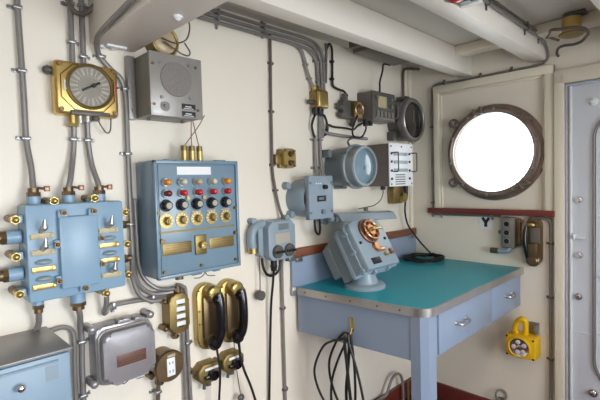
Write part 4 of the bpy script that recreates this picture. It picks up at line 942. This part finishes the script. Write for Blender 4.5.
# yellow lantern
t = Thing('lantern', 'yellow box hand lantern with round chrome reflector on the end wall', 'lantern', 'E', (.69, .49, 0))
t.part('bracket', B().box(.70, .752, .50, .61, 0, .006, .002).box(.735, .752, .5, .6, 0, .03, .002), 'clamp')
t.part('case', B().box(.612, .762, .432, .548, .006, .105, .008), 'yellow')
t.part('reflector_rim', B().lathe((.684, .49, .104), (0, 0, 1), [(.058, 0), (.058, .007), (.052, .01), (.048, .006)], 36), 'yellow')
t.part('reflector', B().lathe((.684, .49, .09), (0, 0, 1), [(.05, .019), (.03, .016), (.012, .0155), (.012, .022), (0, .024)], 30), 'chrome')
for a in (.5, 1.8, 3.2, 4.4, 5.4): t.part('reflector_highlight', B().ball((.684 + .028 * math.cos(a), .49 + .028 * math.sin(a), .107), .012, (1, 1, .25)), 'reflector')  # pale blobs stand in for bright highlights on the reflector
for u, v in ((.622, .54), (.752, .54), (.622, .441), (.752, .441)): t.part('screw', B().cyl((u, v, .104), (u, v, .109), .005, n=10), 'bakelite')
hq = [(.652, .545, .05), (.648, .565, .055), (.652, .592, .062), (.668, .62, .07), (.69, .636, .074), (.702, .625, .07), (.702, .60, .064), (.7, .575, .056), (.696, .545, .05)]
t.part('handle', B().tube(hq, .0155, 12), 'yellow')

# brass lamp under the cross batten
t = Thing('ceiling_lamp', 'brass cylindrical lamp base under the deck above the door', 'lamp', 'E', (.962, 2.07, .25))
t.part('body', B().cyl((.962, 2.03, .25), (.962, 2.1, .25), .038, n=28), 'gold')
t.part('flange', B().lathe((.962, 2.02, .25), (0, 1, 0), [(0, 0), (.038, 0), (.05, .006), (.05, .013), (.038, .016)], 32), 'olddbrass')
t.part('top_band', B().cyl((.962, 2.098, .25), (.962, 2.119, .25), .035, n=28).box(.97, 1.02, 2.108, 2.119, .22, .28, .002), 'darkgrey')
conduit('conduit', 'dark pipe hooking round the brass lamp above the door', 'E', [(.83, 2.072, .14), (.86, 2.074, .2), (.89, 2.06, .28), (.93, 2.045, .31), (.98, 2.04, .31), (1.015, 2.035, .27), (1.015, 2.03, .2), (.99, 2.04, .12), (.965, 2.03, .09), (.93, 2.026, .08), (.89, 2.03, .08), (.86, 2.028, .06), (.848, 2.01, .04), (.845, 2.005, .0)], .0065, 'conduitdark')

# red lamp at the beam
t = Thing('warning_lamp', 'red lens warning lamp beside the second long beam, top of the frame', 'lamp', 'W', (-1.07, -.83, 2.02))
t.part('base', B().box(-1.15, -.985, -.868, -.796, 2.005, 2.05, .004), 'darkgrey')
t.part('lens', B().cyl((-1.105, -.832, 2.006), (-1.105, -.832, 1.992), .031, .028, 24).ball((-1.105, -.832, 1.992), .028, (1, 1, .4)), 'red')
t.part('second_lens', B().cyl((-1.04, -.835, 2.006), (-1.04, -.835, 1.994), .024, .02, 20), 'green')
t.part('edge_plate', B().box(-1.012, -.985, -.87, -.8, 2.0, 2.005), 'white')

# ------------------------------------------------------------------ light
w = bpy.data.worlds.new('bright overcast sky'); S.world = w; w.use_nodes = True
bg = w.node_tree.nodes['Background']; bg.inputs[0].default_value = (.93, .97, 1, 1); bg.inputs[1].default_value = 5

def area(name, loc, rot, sx, sy, power, col):
    l = bpy.data.lights.new(name, 'AREA'); l.spread = math.radians(125 if 'window' in name else 170); l.shape = 'RECTANGLE'; l.size = sx; l.size_y = sy; l.energy = power; l.color = col
    o = bpy.data.objects.new(name, l); o.location = loc; o.rotation_euler = rot; COL.objects.link(o); return o
# daylight through the openings of the right-hand and rear walls
area('forward_window_daylight', (-1.3, RY - .05, 1.17), (PI / 2 - .3, 0, .2), 1.1, 1.2, 21, (.88, .94, 1))
area('after_window_daylight', (-3.0, RY - .05, 1.17), (PI / 2 - .3, 0, .3), 1.05, 1.2, 23, (.86, .93, 1))
# unseen warm cabin lamps overhead, the first placed to warm the upper wall
area('cabin_lamp', (-1.55, -1.36, 2.08), (0, 0, 0), .45, .14, 8, (1, .78, .54))
area('after_cabin_lamp', (-3.1, -1.7, 2.08), (0, 0, 0), .45, .14, 3, (1, .8, .58))

# ------------------------------------------------------------------ camera
Yw, Pt, Rl = math.radians(45.556), math.radians(-2.365), math.radians(-1.576)
f = Vector((math.cos(Pt) * math.cos(Yw), math.cos(Pt) * math.sin(Yw), math.sin(Pt)))
rt = Vector((math.sin(Yw), -math.cos(Yw), 0)); up = rt.cross(f)
r2 = math.cos(Rl) * rt + math.sin(Rl) * up; u2 = -math.sin(Rl) * rt + math.cos(Rl) * up
cam = bpy.data.cameras.new('camera'); cam.sensor_width = 36; cam.lens = 36 * 429.7 / 600; cam.clip_start = .02
co = bpy.data.objects.new('camera', cam); COL.objects.link(co)
mw = Matrix((r2, u2, -f)).transposed().to_4x4(); mw.translation = (-2.5, -1.49, 1.40)
co.matrix_world = mw
S.camera = co

S.view_settings.view_transform = 'Standard'; S.view_settings.look = 'None'
S.view_settings.gamma = 1; S.view_settings.use_curve_mapping = False; S.view_settings.exposure = -.27
